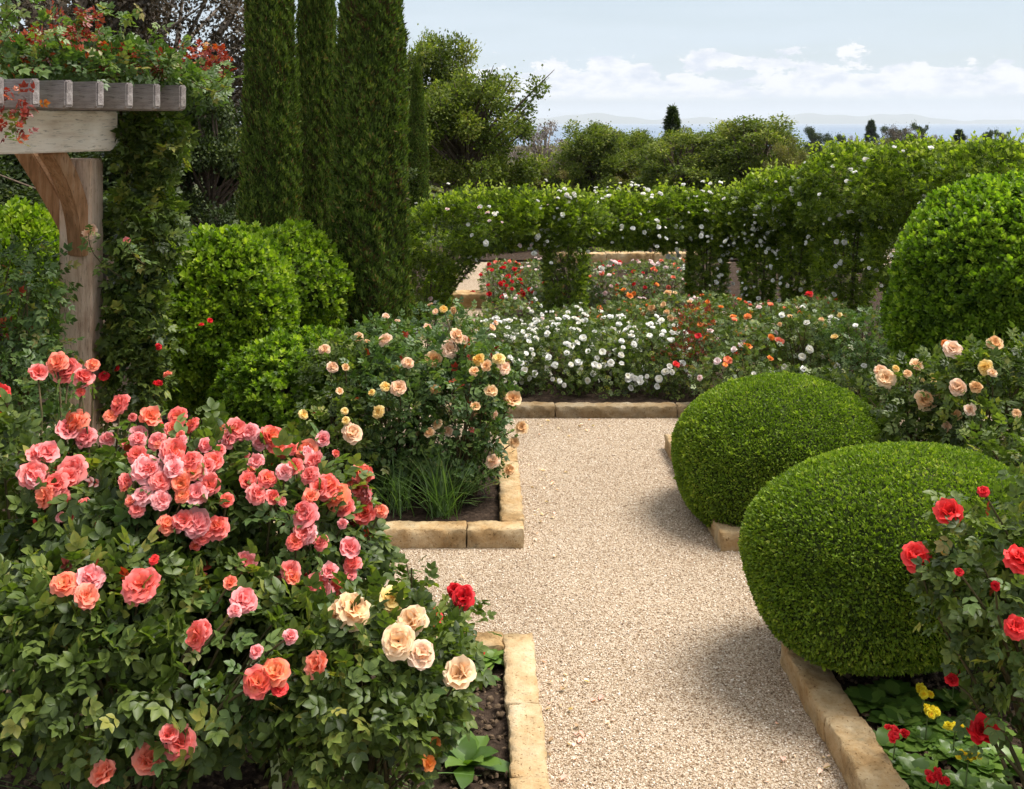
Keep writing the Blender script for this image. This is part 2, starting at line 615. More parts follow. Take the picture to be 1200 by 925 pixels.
def mk_sea():
    m, t = mat('sea water')
    geo = t.new('ShaderNodeNewGeometry')
    mp = t.new('ShaderNodeMapping')
    mp.inputs['Scale'].default_value = (.0006, .0022, 1)
    t.put(mp.inputs[0], geo.outputs['Position'])
    g = t.noise(mp.outputs[0], 1.0, 5)
    bp = t.new('ShaderNodeBump')
    bp.inputs['Distance'].default_value = 1.0
    bp.inputs['Strength'].default_value = .35
    t.put(bp.inputs['Height'], t.noise(geo.outputs['Position'], .05, 4))
    b = pbr(t, t.ramp(g, [(.3, (.07, .12, .20)), (.7, (.12, .18, .27))]), .4, bp.outputs[0], .4)
    o = t.new('ShaderNodeOutputMaterial')
    t.put(o.inputs[0], b.outputs[0])
    return m


SEA = mk_sea()

# ------------------------------------------------------------------ setting: land, sea, far island, gravel, soil


def land_h(x, y):
    d = np.maximum(y, np.abs(x) * .45 - 8)
    z = np.interp(d, [0, 24, 40, 80, 300, 700, 2600, 4000], [-.03, -.03, -1.4, -5.5, -15, -27, -58, -90])
    return z


ys = np.concatenate([[-3000, -500, -100, -20], np.arange(-5, 60, 3.0), np.geomspace(62, 4200, 40)])
xs = np.concatenate([-np.geomspace(5000, 45, 24), np.arange(-40, 41, 4.0), np.geomspace(45, 5000, 24)])
X, Y = np.meshgrid(xs, ys)
Z = land_h(X, Y)
far = np.clip((Y - 40) / 200, 0, 1)
Z = Z + far * (np.sin(X * .013 + 1) * 1.5 + np.sin(X * .031 + Y * .011) * 1.0)
V = np.stack([X, Y, Z], -1).reshape(-1, 3)
nx = len(xs)
i, j = np.meshgrid(np.arange(len(ys) - 1), np.arange(nx - 1), indexing='ij')
a = (i * nx + j).ravel()
tag(link('ground', mesh_np('ground', V, np.stack([a, a + 1, a + nx + 1, a + nx], 1), LAND)), kind='structure')


def sheet(name, x0, x1, y0, y1, z, m, thick=None):
    if thick is None:
        V = np.array([[x0, y0, z], [x1, y0, z], [x1, y1, z], [x0, y1, z]])
        Fq = np.array([[0, 1, 2, 3]])
    else:
        V = np.array([[x, y, zz] for zz in (z - thick, z) for x, y in ((x0, y0), (x1, y0), (x1, y1), (x0, y1))])
        Fq = np.array([[4, 5, 6, 7], [3, 2, 1, 0], [0, 1, 5, 4], [1, 2, 6, 5], [2, 3, 7, 6], [3, 0, 4, 7]])
    return tag(link(name, mesh_np(name, V, Fq, m, smooth=False)), kind='structure')


sheet('sea', -44000, 44000, 1000, 42000, -60, SEA)
sheet('path', -14, 9, -4, 23.5, 0.0, GRAVEL)

rg = np.random.default_rng(11)


def soil(x0, x1, y0, y1, z=.055):
    nx_, ny_ = max(2, int((x1 - x0) / .08)), max(2, int((y1 - y0) / .08))
    X, Y = np.meshgrid(np.linspace(x0, x1, nx_), np.linspace(y0, y1, ny_))
    Zs = z + .018 * np.sin(X * 9 + 1.3 * np.sin(Y * 7)) * np.sin(Y * 11) + rg.normal(0, .006, X.shape)
    V = np.stack([X, Y, Zs], -1).reshape(-1, 3)
    i, j = np.meshgrid(np.arange(ny_ - 1), np.arange(nx_ - 1), indexing='ij')
    a = (i * nx_ + j).ravel()
    return tag(link('soil', mesh_np('soil', V, np.stack([a, a + 1, a + nx_ + 1, a + nx_], 1), SOIL)), kind='structure')


KX0, KX1, KX2, KX3 = .095, .25, 1.52, 1.69      # left kerb, path, right kerb
soil(-5.5, KX0 + .02, .6, 5.46)
soil(-5.5, KX0 + .02, 7.12, 9.0)
soil(KX3 - .02, 5.5, .6, 5.62)
soil(KX3 - .02, 5.5, 7.12, 9.0)
soil(-.55, 6.5, 10.22, 13.2)
soil(.02, 7, 13.2, 20.8)
soil(-12, 7.5, 21.3, 23.8)
soil(-13, -.85, 13, 21.3, .06)
soil(-5.5, -.9, 9.9, 13)
soil(-5.5, KX0, 9.0, 9.9) if False else None

# pebbles lying proud of the gravel
n = 80000
yy = 3.2 + (10.2 - 3.2) * rg.uniform(size=n) ** 1.35
xx = rg.uniform(-1.2, 2.2, n)
ok = ((xx > KX1 + .004) & (xx < KX2 - .004)) | ((yy > 5.62) & (yy < 6.98)) | (yy > 9.05)
xx, yy = xx[ok], yy[ok]
n = len(xx)
OCT = (np.array([[1, 0, 0], [0, 1, 0], [-1, 0, 0], [0, -1, 0], [.5, .5, .62], [-.5, .5, .62], [-.5, -.5, .62], [.5, -.5, .62]], float),
       np.array([[0, 1, 5, 4], [1, 2, 6, 5], [2, 3, 7, 6], [3, 0, 4, 7], [4, 5, 6, 7]]))
S = rg.uniform(.003, .0062, n)[:, None] * rg.uniform(.7, 1.3, (n, 3))
Mx = frames(unit(np.stack([rg.normal(size=n), rg.normal(size=n), rg.normal(size=n) * .3], 1)), np.tile([0.05, 0.02, 1.0], (n, 1)))
Vp, Fp = inst(OCT, Mx, np.stack([xx, yy, rg.uniform(-.002, .003, n)], 1), S)
tag(link('gravel', mesh_np('gravel', Vp, Fp, PEBBLE, rep(rg.uniform(size=n), OCT), smooth=True)), kind='stuff')

# fallen petals and a few dry leaves
n = 150
sp = np.array([[.32, 4.9], [.36, 7.4], [.45, 8.2], [1.45, 4.5], [.5, 9.9], [-.4, 5.9], [.33, 5.3], [.9, 9.95]])
pp = sp[rg.integers(0, len(sp), n)] + rg.normal(0, .16, (n, 2)) * [.8, 1.8]
pp = pp[(pp[:, 0] > KX1 + .02) & (pp[:, 0] < KX2 - .02) | ((pp[:, 1] > 5.65) & (pp[:, 1] < 6.95) & (pp[:, 0] < 1.5))]
pp = pp[(pp[:, 1] < 10.0)]
n = len(pp)
PET1 = leafgrid([(0, .15), (.5, .42), (.85, .38), (1, .2)], .3, -.2)
Vp, Fp = inst(PET1, frames(unit(rg.normal(size=(n, 3)) * [1, 1, .1]), np.tile([.1, .05, 1.], (n, 1))), np.stack([pp[:, 0], pp[:, 1], np.full(n, .007)], 1), rg.uniform(.012, .03, n))
FALL = leaf_mat('fallen petal', [(0, (.30, .18, .09)), (.3, (.75, .55, .4)), (.7, (.88, .6, .5)), (1, (.86, .35, .3))], .2, .7)
tag(link('fallen_petals', mesh_np('fallen_petals', Vp, Fp, FALL, rep(rg.uniform(size=n), PET1))), kind='stuff')

# mulch crumbs on the beds in front
n = 9000
xm = np.concatenate([rg.uniform(-2.4, KX0, n // 2), rg.uniform(KX3, 3.6, n // 2)])
ym = rg.uniform(3.2, 5.4, n)
Mx = frames(unit(rg.normal(size=(n, 3)) * [1, 1, .3]), np.tile([0.05, 0.02, 1.0], (n, 1)))
Vp, Fp = inst(OCT, Mx, np.stack([xm, ym, rg.uniform(.05, .08, n)], 1), rg.uniform(.004, .016, n)[:, None] * rg.uniform(.5, 1.6, (n, 3)))
m_crumb = mk_simple('bark crumb', [(.3, (.03, .02, .012)), (.7, (.16, .11, .07))], 60, .002)
tag(link('mulch', mesh_np('mulch', Vp, Fp, m_crumb)), kind='stuff')

# far island ridge across the water
xi = np.linspace(-6000, 24000, 160)
ri = 250 + 90 * np.sin(xi * .0006) + 60 * np.sin(xi * .0017 + 1) + 25 * np.sin(xi * .005)
ri = np.maximum(ri * np.clip((xi + 2500) / 6000, 0, 1) * np.clip((24000 - xi) / 8000, 0, 1), 0)
Vi = np.concatenate([np.stack([xi, np.full(160, 36000.), np.full(160, -60.)], 1), np.stack([xi, np.full(160, 38500.), -60 + ri], 1), np.stack([xi, np.full(160, 41000.), np.full(160, -60.)], 1)])
a = np.arange(159)
Fi = np.concatenate([np.stack([a, a + 1, a + 161, a + 160], 1), np.stack([a + 160, a + 161, a + 321, a + 320], 1)])
tag(link('hills', mesh_np('hills', Vi, Fi, LAND)), kind='structure')

# haze: one closed box of thin air
HZ = (-44500, 44500, -3500, 42500, -92, 420)
m, t = mat('haze')
pv = t.new('ShaderNodeVolumePrincipled')
pv.inputs['Color'].default_value = (.86, .92, 1, 1)
pv.inputs['Density'].default_value = 4.5e-5
pv.inputs['Anisotropy'].default_value = .0
o = t.new('ShaderNodeOutputMaterial')
t.put(o.inputs['Volume'], pv.outputs[0])
V = np.array([[x, y, z] for z in HZ[4:6] for x, y in ((HZ[0], HZ[2]), (HZ[1], HZ[2]), (HZ[1], HZ[3]), (HZ[0], HZ[3]))])
tag(link('haze', mesh_np('haze', V, np.array([[4, 5, 6, 7], [3, 2, 1, 0], [0, 1, 5, 4], [1, 2, 6, 5], [2, 3, 7, 6], [3, 0, 4, 7]]), m, smooth=False)), kind='stuff')


# ------------------------------------------------------------------ stone kerbs
def block(parent, L, W, H, loc, axis, seed, rough=.006, m=None):
    """one rough-hewn block; L runs along the kerb"""
    r = np.random.default_rng(seed)
    nl, nw, nh = max(4, int(L / .018)), 8, 7
    def grid(n):
        g = np.linspace(0, 1, n)
        g[1] = .25 * g[1]; g[-2] = 1 - .25 * (1 - g[-2])
        return g
    gl, gw, gh = np.linspace(0, 1, nl), grid(nw), grid(nh)
    V, Fq, idx = [], [], {}
    def vid(i, j, k):
        key = (i, j, k)
        if key not in idx:
            idx[key] = len(V)
            V.append([gl[i] * L, gw[j] * W, gh[k] * H])
        return idx[key]
    for i in range(nl - 1):
        for j in range(nw - 1):
            Fq.append([vid(i, j, nh - 1), vid(i + 1, j, nh - 1), vid(i + 1, j + 1, nh - 1), vid(i, j + 1, nh - 1)])
        for k in range(nh - 1):
            Fq.append([vid(i, 0, k), vid(i + 1, 0, k), vid(i + 1, 0, k + 1), vid(i, 0, k + 1)])
            Fq.append([vid(i, nw - 1, k + 1), vid(i + 1, nw - 1, k + 1), vid(i + 1, nw - 1, k), vid(i, nw - 1, k)])
    for k in range(nh - 1):
        for j in range(nw - 1):
            Fq.append([vid(0, j, k + 1), vid(0, j + 1, k + 1), vid(0, j + 1, k), vid(0, j, k)])
            Fq.append([vid(nl - 1, j, k), vid(nl - 1, j + 1, k), vid(nl - 1, j + 1, k + 1), vid(nl - 1, j, k + 1)])
    V = np.array(V, float)
    # round the arrises, then roughen
    c = np.array([L / 2, W / 2, H / 2])
    q = (V - c) / c
    e = (np.abs(q) > .999).sum(1)
    V = np.where((e >= 2)[:, None], c + (V - c) * (1 - .004 / c), V)
    ph = r.uniform(0, 6, 9)
    d = np.stack([np.sin(V @ np.array([31, 47, 39]) + ph[k]) + .7 * np.sin(V @ np.array([-67, 59, 83]) + ph[k + 3]) + .5 * np.sin(V @ np.array([17, -29, 13]) + ph[k + 6]) for k in range(3)], 1)
    V = V + d * rough * .55 + r.normal(0, rough * .22, V.shape)
    V[:, 2] += r.uniform(-.006, .006)
    V[:, 1] += r.uniform(-.006, .006)
    if axis == 'y':
        V = np.stack([W - V[:, 1], V[:, 0], V[:, 2]], 1)
    return link('stone_block', mesh_np('stone_block', V, np.array(Fq), m or STONE, smooth=False), parent, loc)


def kerb(x0, y0, length, axis, label, Wd=.155, H=.165, seed=0, sizes=(.45, .7), z=-.04, first=None, m=None):
    r = np.random.default_rng(seed)
    root = empty('stone_kerb', (x0, y0, 0), label, 'kerb', 'sandstone kerbs edging the beds')
    s, k = 0, 0
    while s < length - .02:
        L = first if (first and k == 0) else r.uniform(*sizes)
        if length - s - L < .2: L = length - s
        loc = (s + .004, 0, z) if axis == 'x' else (0, s + .004, z)
        block(root, L - .008, Wd, H, loc, axis, seed * 100 + k, m=m)
        s += L
        k += 1


kerb(KX0, 1.4, 4.20, 'y', 'pale sandstone kerb beside the near apricot and red roses', seed=1, Wd=.155)
kerb(-3.6, 5.445, 3.69, 'x', 'short length of sandstone kerb behind the red rose and primroses', seed=2)
kerb(-3.6, 7.0, 3.85, 'x', 'golden sandstone kerb in front of the strappy grass clump', seed=3, sizes=(.55, .95))
kerb(KX0, 7.162, 1.9, 'y', 'sandstone kerb running back beside the apricot rose bed', seed=4)
kerb(KX2, 1.4, 4.12, 'y', 'sandstone kerb under the nearer clipped ball beside yellow primroses', Wd=.17, seed=5)
kerb(KX2, 6.95, 2.2, 'y', 'sandstone kerb under the farther clipped ball', Wd=.17, seed=6)
kerb(-.4, 10.08, 4.4, 'x', 'straight sandstone kerb in front of the low white roses', seed=7, sizes=(.8, 1.2), H=.15, m=STONE_SHADE)
kerb(-.62, 16.0, .62, 'x', 'thick stone step at the gap beside the far red roses', Wd=.4, H=.26, seed=8, sizes=(.7, .8))
kerb(1.2, 20.9, 3.0, 'x', 'thin pale kerb far behind the pink roses', Wd=.3, H=.26, seed=9, sizes=(.8, 1.2))


# ------------------------------------------------------------------ rose blooms
def bloom_mesh(colour, variant, lod):
    r = np.random.default_rng(variant * 17 + 5)
    parts, tint = [], []
    if lod == 0:
        layers = [(3, .05, .5, .42, .26), (5, .3, .65, .58, .32), (6, .55, .95, .78, .38), (7, .85, 1.35, .94, .42), (7, 1.1, 1.8, 1.05, .46), (5, 1.35, 2.25, 1.0, .46)]
        nu, nv = 6, 5
    else:
        layers = [(3, .1, .4, .45, .32), (5, .35, .8, .7, .42), (6, .75, 1.3, .92, .48), (6, 1.1, 1.9, 1.0, .5)]
        nu, nv = 4, 4
    if variant == 1:
        layers = [(n_, a_ * .8, b_ * .75, c_, d_) for n_, a_, b_, c_, d_ in layers[:-1]]
    if variant == 3:
        layers = layers[1:]
    for li, (n, f0, f1, R, W) in enumerate(layers):
        for k in range(n):
            al = 2 * math.pi * (k + r.uniform(-.2, .2)) / n + li * .7
            R_ = R * r.uniform(.72, 1.15)
            ph, fq, tw = r.uniform(0, 6), r.uniform(3, 7), r.normal() * .25
            a0, a1 = f0 + r.normal() * .17, f1 + r.normal() * .38
            V = []
            rho = h = 0
            rows = []
            for iv in range(nv):
                v = iv / (nv - 1)
                phi = a0 + (a1 - a0) * v * v
                if iv:
                    rho += math.sin(phi) * R_ / (nv - 1) * .62
                    h += math.cos(phi) * R_ / (nv - 1) * .62
                rows.append((v, rho + .03, h))
            for v, rho_, h_ in rows:
                wd = W * 1.12 * math.sqrt(max(.05, 1 - ((v - .6) / .52) ** 2))
                for iu in range(nu):
                    u = iu / (nu - 1) * 2 - 1
                    notch = -.06 * (1 - abs(u)) if v > .95 else (-.10 * abs(u) ** 3 if v > .7 else 0)
                    rr = rho_ - (.25 * W * u * u) * (1 if li < 3 else .3) + .04 * math.sin(u * fq * .8 + ph + 2) * v
                    ruff = (.085 * math.sin(u * fq + ph) * v * v + tw * u * .18 * v) * (.5 if li < 2 else 1) + (r.normal() * .015 if v > .5 else 0)
                    V.append([math.cos(al) * rr - math.sin(al) * u * wd, math.sin(al) * rr + math.cos(al) * u * wd, h_ + notch + ruff])
                    tint.append(np.clip(.1 + .75 * v * (.35 + .65 * li / max(1, len(layers) - 1)) + .1 * abs(u) * v + r.normal() * .03, 0, 1))
            Fq = [[i * nu + j, i * nu + j + 1, (i + 1) * nu + j + 1, (i + 1) * nu + j] for i in range(nv - 1) for j in range(nu - 1)]
            parts.append((np.array(V), np.array(Fq)))
    V, Fq = join(parts)
    V[:, 2] -= .15
    V *= .5 / .75                      # about one unit across
    return mesh_np('bloom_' + colour, V, Fq, PET[colour], vtint=tint)


BL = {}


def bloom(parent, colour, pos, size, r, lod=0, face=None, name='bloom'):
    v = int(r.integers(0, 4))
    key = (colour, v, lod)
    if key not in BL:
        BL[key] = bloom_mesh(*key)
    o = link(name, BL[key], parent)
    o.location = Vector(pos) - parent.location
    d = Vector(face) if face is not None else Vector((r.normal() * .5, -0.5 + r.normal() * .4, .8))
    o.rotation_euler = d.to_track_quat('Z', 'Y').to_euler()
    o.rotation_euler.rotate_axis('Z', r.uniform(0, 6.28))
    s = size * r.uniform(.9, 1.1)
    o.scale = (s, s, s * r.uniform(.85, 1.1))
    return o


def hit(px, py, blobs):
    """where the sight line through a photo point meets the bush"""
    o = np.array([0, 0, CAMZ])
    d = P(px, py, 1.0) - o
    best = None
    near = None
    for c, q in blobs:
        c, q = np.array(c, float), np.array(q, float)
        oo, dd = (o - c) / q, d / q
        A, B, Cc = dd @ dd, 2 * oo @ dd, oo @ oo - 1
        disc = B * B - 4 * A * Cc
        if disc > 0:
            tt = (-B - math.sqrt(disc)) / (2 * A)
            best = tt if best is None else min(best, tt)
        tn = -B / (2 * A)
        miss = np.linalg.norm(oo + dd * tn)
        if near is None or miss < near[0]:
            near = (miss, tn)
    t_ = best if best is not None else near[1]
    return o + d * t_


# ------------------------------------------------------------------ plants
def foliage(parent, name, blobs, n, leaf, size, m, seed, depth=.15, rough=.1, out=.6, up=.35, rnd=.5, thin=.25, zmin=.06, f=3.0, tint=None, facing=.0):
    r = np.random.default_rng(seed)
    p, nn = shell(blobs, n, r, depth, rough, seed, zmin, f, thin)
    k = len(p)
    d = unit(nn * out + np.array([0, 0, up]) + r.normal(0, rnd, (k, 3)))
    ln = unit(nn * .7 + np.array([0, 0, .7]) + r.normal(0, .4, (k, 3)))
    S = r.uniform(.7, 1.15, k) * size
    V, Fq = inst(leaf, frames(d, ln), p - np.array(parent.location), S)
    tt = tint(p, r) if tint else np.clip(r.normal(.42, .25, k), 0, 1)
    tf = np.clip(np.repeat(tt, len(leaf[1])) + r.normal(0, .06, k * len(leaf[1])), 0, 1)
    me = mesh_np(name, V, Fq, m, tf)
    return link(name, me, parent)


def canes(parent, base, targets, r, rad=.008, m=None, name='canes', bend=.12, sides=5):
    parts = []
    for tg in targets:
        b = base + np.array([r.normal() * .06, r.normal() * .06, 0])
        b[2] = base[2]
        mid1 = b + (tg - b) * [.25, .25, .45] + r.normal(0, bend * .4, 3)
        mid2 = b + (tg - b) * [.65, .65, .8] + r.normal(0, bend * .4, 3)
        tt = np.linspace(0, 1, 7)[:, None]
        pts = (1 - tt) ** 3 * b + 3 * (1 - tt) ** 2 * tt * mid1 + 3 * (1 - tt) * tt ** 2 * mid2 + tt ** 3 * tg
        parts.append(tube(pts - np.array(parent.location), np.linspace(rad, rad * .35, 7), sides))
    V, Fq = join(parts)
    return link(name, mesh_np(name, V, Fq, m or CANE), parent)


def rose_bush(blobs, label, blooms=(), rand=(), leaf=CL_MID, n=1200, size=.13, m=None, seed=1, lod=1, group=None, base=None,
              young=None, name='rose_bush', depth=.22, rough=.14, ncane=9, thin=.45, buds=0):
    """blobs: (centre, radii); blooms: (photo x, y, width px, colour); rand: (colour, count, metres)"""
    r = np.random.default_rng(seed * 7 + 3)
    c0 = np.mean([b[0] for b in blobs], axis=0)
    bx, by = base if base else (c0[0], c0[1])
    root = empty(name, (bx, by, .03), label, 'rose bush', group)
    foliage(root, 'foliage', blobs, n, leaf, size, m or ROSE_LEAF, seed, depth, rough, thin=thin, rnd=.7, up=.15)
    if young:
        top = [(np.array(c) + [0, 0, q[2] * .25], np.array(q) * [.9, .9, .85]) for c, q in blobs]
        foliage(root, 'young_leaves', top, young, leaf, size * .8, RED_LEAF, seed + 50, .15, .15, zmin=c0[2], thin=.8)
    tg = []
    for px, py, wp, colr in blooms:
        q = hit(px, py, blobs)
        D = q[1]
        sz = wp * D / F * (1.12 if D < 5.5 else .98)
        toc = unit(np.array([0, 0, CAMZ]) - q)
        q = q + toc * (.10 if lod == 0 and D < 5.5 else .08) + [0, 0, .02]
        fc = unit(toc * .75 + np.array([r.normal() * .45, 0, .55 + r.normal() * .25]))
        bloom(root, colr, q, sz, r, lod, fc)
        tg.append(q - fc * sz * .1)
    nb = len(tg)
    if lod == 0 and nb:
        # leaves up the flowering stems
        B0 = np.array([bx, by, .3])
        lp, ld = [], []
        for q in tg:
            ax = unit(B0 - q + np.array([0, 0, -.6]))
            for s in r.uniform(.04, .34, 5):
                lp.append(q + ax * s + r.normal(0, .012, 3))
                ld.append(r.normal(0, .8, 3) + [0, -.1, .25])
        k_ = len(lp)
        Vs, Fs = inst(leaf, frames(unit(np.array(ld)), unit(r.normal(0, .45, (k_, 3)) + [0, -.15, 1])), np.array(lp) - np.array(root.location), r.uniform(.6, 1.0, k_) * size * (1.0 if by < 5.5 else .85))
        tt = np.clip(np.repeat(r.normal(.6, .2, k_), len(leaf[1])), 0, 1)
        link('stem_leaves', mesh_np('stem_leaves', Vs, Fs, ROSE_LEAF_LIGHT, tt), root)
    for colr, cnt, sz in rand:
        p, nn = shell(blobs, cnt * 6, r, .03, rough, seed, .15, thin=0)
        sel = (nn[:, 1] < .35) & (nn[:, 2] > -.35)
        p, nn = p[sel][:cnt], nn[sel][:cnt]
        for q, nv in zip(p, nn):
            q = q + nv * .045
            s_ = sz * r.uniform(.75, 1.2)
            bloom(root, colr, q, s_, r, lod, unit(nv * .8 + np.array([0, -.25, .5]) + r.normal(0, .25, 3)))
            if len(tg) < nb + 14: tg.append(q)
    for k in range(ncane):
        c, q = blobs[k % len(blobs)]
        tg.append(np.array(c) + sphere_dirs(1, r, .0)[0] * np.array(q) * .8)
    canes(root, np.array([bx, by, .03]), tg, r, .011 if lod == 0 else .008)
    if buds:
        top, nn = shell(blobs, buds * 4, r, .02, rough, seed, .2, thin=0)
        s_ = nn[:, 2] > .1
        for q in top[s_][:buds]:
            key = 'bud'
            if key not in BL:
                tt = np.linspace(0, 1, 6)
                BL[key] = mesh_np('bud', *tube(np.stack([tt * 0, tt * 0, tt], 1), .28 * np.sin(np.clip(tt, .05, .97) * math.pi) ** .7 + .02, 7), PET['scarlet'], vtint=np.repeat(tt, 7))
            b = link('bud', BL[key], root, Vector(q) - root.location)
            s = r.uniform(.018, .03)
            b.scale = (s, s, s * 1.3)
            b.rotation_euler = (r.normal() * .4, r.normal() * .4, 0)
    return root


def clipped_ball(c, rx, ry, rz, label, seed, lean=0.0):
    r = np.random.default_rng(seed)
    root = empty('boxwood_ball', (c[0], c[1], .05), label, 'topiary', 'clipped boxwood balls at the path edge')
    root.rotation_euler = (0, math.radians(lean), 0)
    n = 95000
    u = sphere_dirs(n, r, -.96)
    def rad(u):
        # flattened top and undercut base: a squat, slightly square ball
        e = 2.02 + 1.0 * np.clip(-u[:, 2] * 1.5 + .15, 0, 1)
        k = (np.abs(u) ** e[:, None]).sum(1) ** (-1 / e)
        k *= 1 + .020 * lump(u, seed, 1.8) + .009 * lump(u, seed + 9, 8)
        return k
    Rr = np.array([rx, ry, rz])
    inner = np.array([0, 0, c[2] - .05])
    k = rad(u) - np.abs(r.normal(0, .012, n))
    p = u * Rr * k[:, None] + inner
    nn = unit(u * k[:, None] / Rr)
    ok = p[:, 2] > .02
    p, nn = p[ok], nn[ok]
    kk = len(p)
    d = unit(nn * .9 + np.array([0, 0, .15]) + r.normal(0, .55, (kk, 3)))
    ln = unit(nn + np.array([0, 0, .4]) + r.normal(0, .5, (kk, 3)))
    V, Fq = inst(DIAMOND, frames(d, ln), p, r.uniform(.013, .024, kk) * np.array(1.0))
    cl = lump(nn, seed + 4, 12) * .12 + lump(nn, seed + 5, 3) * .07
    brown = lump(nn, seed + 6, 7) + .3 * lump(nn, seed + 7, 20) > 1.75
    cl = np.where(brown & (r.uniform(size=kk) < .5), .6, cl)
    tt = np.clip(r.normal(.42, .24, kk) + cl, 0, 1)
    link('foliage', mesh_np('foliage', V, Fq, BOX, tt), root)
    pick = r.choice(kk, 260)
    sp, sd = p[pick], unit(nn[pick] + r.normal(0, .4, (260, 3)) + [0, 0, .3])
    Vs, Fs = inst(rosette(DIAMOND, 6, 3, .9), frames(sd, unit(r.normal(size=(260, 3)))), sp, r.uniform(.018, .038, 260))
    link('stray_shoots', mesh_np('stray_shoots', Vs, Fs, BOX, np.full(len(Fs), .8)), root)
    # dense twiggy inside
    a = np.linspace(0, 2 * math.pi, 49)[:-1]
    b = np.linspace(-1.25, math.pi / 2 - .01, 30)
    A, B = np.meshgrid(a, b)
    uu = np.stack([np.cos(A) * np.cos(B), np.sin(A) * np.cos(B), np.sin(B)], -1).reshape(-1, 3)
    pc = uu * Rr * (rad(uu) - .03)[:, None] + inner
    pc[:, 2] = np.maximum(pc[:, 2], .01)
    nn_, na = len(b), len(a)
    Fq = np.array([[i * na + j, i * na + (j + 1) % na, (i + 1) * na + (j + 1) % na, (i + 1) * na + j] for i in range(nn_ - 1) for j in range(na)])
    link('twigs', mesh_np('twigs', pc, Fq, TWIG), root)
    V, Fq = join([tube([[x, y, -.03], [x * 1.3, y, .25], [x * 2.2, y * 2, .5]], [.03, .025, .015], 6) for x, y in ((0, 0), (.06, .03), (-.05, .05), (.01, -.06))])
    link('trunk', mesh_np('trunk', V, Fq, BARK), root)
    return root


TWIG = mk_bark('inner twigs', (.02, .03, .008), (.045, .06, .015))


def shrub(blobs, label, m, n, size, seed, leaf=ROS_OB, name='round_shrub', cat='shrub', group=None, depth=.10, rough=.09, f=5.0, inner=True, thin=.1):
    r = np.random.default_rng(seed)
    c0 = np.array(blobs[0][0])
    root = empty(name, (c0[0], c0[1], .03), label, cat, group)
    def tint(p, r):
        return np.clip(r.normal(.5, .22, len(p)), 0, 1)
    foliage(root, 'foliage', blobs, n, leaf, size, m, seed, depth, rough, out=1.0, up=.45, rnd=.35, f=f, thin=thin, tint=tint)
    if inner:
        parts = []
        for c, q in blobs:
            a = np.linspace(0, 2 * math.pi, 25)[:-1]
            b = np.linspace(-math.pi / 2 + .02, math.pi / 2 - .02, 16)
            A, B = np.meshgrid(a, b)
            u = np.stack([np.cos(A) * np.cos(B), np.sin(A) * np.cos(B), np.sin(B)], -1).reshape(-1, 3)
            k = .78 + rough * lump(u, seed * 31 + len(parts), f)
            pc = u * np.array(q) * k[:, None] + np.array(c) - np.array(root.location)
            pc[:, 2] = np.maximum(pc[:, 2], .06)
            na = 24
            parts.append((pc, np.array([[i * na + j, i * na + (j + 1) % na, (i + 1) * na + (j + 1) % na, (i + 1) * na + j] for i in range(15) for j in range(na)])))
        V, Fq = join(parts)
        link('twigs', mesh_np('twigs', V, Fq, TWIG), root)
    tg = [np.array(c) + sphere_dirs(1, r, .1)[0] * np.array(q) * .5 for c, q in blobs for _ in range(5)]
    canes(root, np.array([c0[0], c0[1], 0]), tg, r, .03, BARK, 'trunk')
    return root


def cypress_meshes(H, R, seed, n=60000, top_r=.55):
    r = np.random.default_rng(seed)
    z = r.uniform(0, 1, n) ** .95
    a = r.uniform(0, 2 * math.pi, n)
    prof = lambda z: R * np.where(z < .08, .8 + 2.5 * z, 1.0) * np.clip((1 - z), 0, 1) ** .42 * (1 - .12 * z)
    cl_ = np.sin(a * 7 + 2.3 * np.sin(z * 55)) * np.sin(z * 170 + 2 * np.sin(a * 5)) + .6 * np.sin(a * 13 + z * 310)
    bump = 1 + .05 * np.sin(a * 5 + z * 14) + .06 * np.sin(a * 2 + z * 23 + 1.7 * np.sin(z * 11)) + .07 * cl_ + .03 * np.sin(a * 17 + z * 90)
    rr = prof(z) * bump * (1 - np.abs(r.normal(0, .10, n)))
    p = np.stack([np.cos(a) * rr, np.sin(a) * rr, .15 + z * (H - .15)], 1)
    radial = np.stack([np.cos(a), np.sin(a), np.zeros(n)], 1)
    d = unit(radial * .5 + np.array([0, 0, 1.0]) + r.normal(0, .42, (n, 3)))
    ln = unit(radial + r.normal(0, .5, (n, 3)))
    V, Fq = inst(NARROW, frames(d, ln), p, np.stack([r.uniform(.05, .08, n) * 1.15, r.uniform(.03, .075, n), np.full(n, .05)], 1))
    streak = .10 * np.sin(a * 11 + 3 * np.sin(z * 9)) + .13 * cl_ - .5 * ((np.sin(a * 3 + z * 37) * np.sin(z * 61 + a * 2) > .72) & (r.uniform(size=n) < .45))
    fol = mesh_np('foliage', V, Fq, CYP, np.clip(r.normal(.42, .26, n) + streak, 0, 1))
    zz = np.linspace(0, 1, 40)
    Vt, Ft = tube(np.stack([zz * 0, zz * 0, .12 + zz * (H - .3)], 1), prof(zz) * .84 + .01, 16)
    tw = mesh_np('twigs', Vt, Ft, TWIG)
    Vt, Ft = tube([[0, 0, -.1], [0, 0, .4], [0, 0, H * .9]], [R * .22, R * .18, .02], 8)
    tr = mesh_np('trunk', Vt, Ft, BARK)
    return fol, tw, tr


def put_tree(name, meshes, loc, label, cat='tree', group=None, sc=(1, 1, 1), rz=0):
    root = empty(name, loc, label, cat, group, rz)
    root.scale = sc
    for nm, me in meshes:
        link(nm, me, root)
    return root


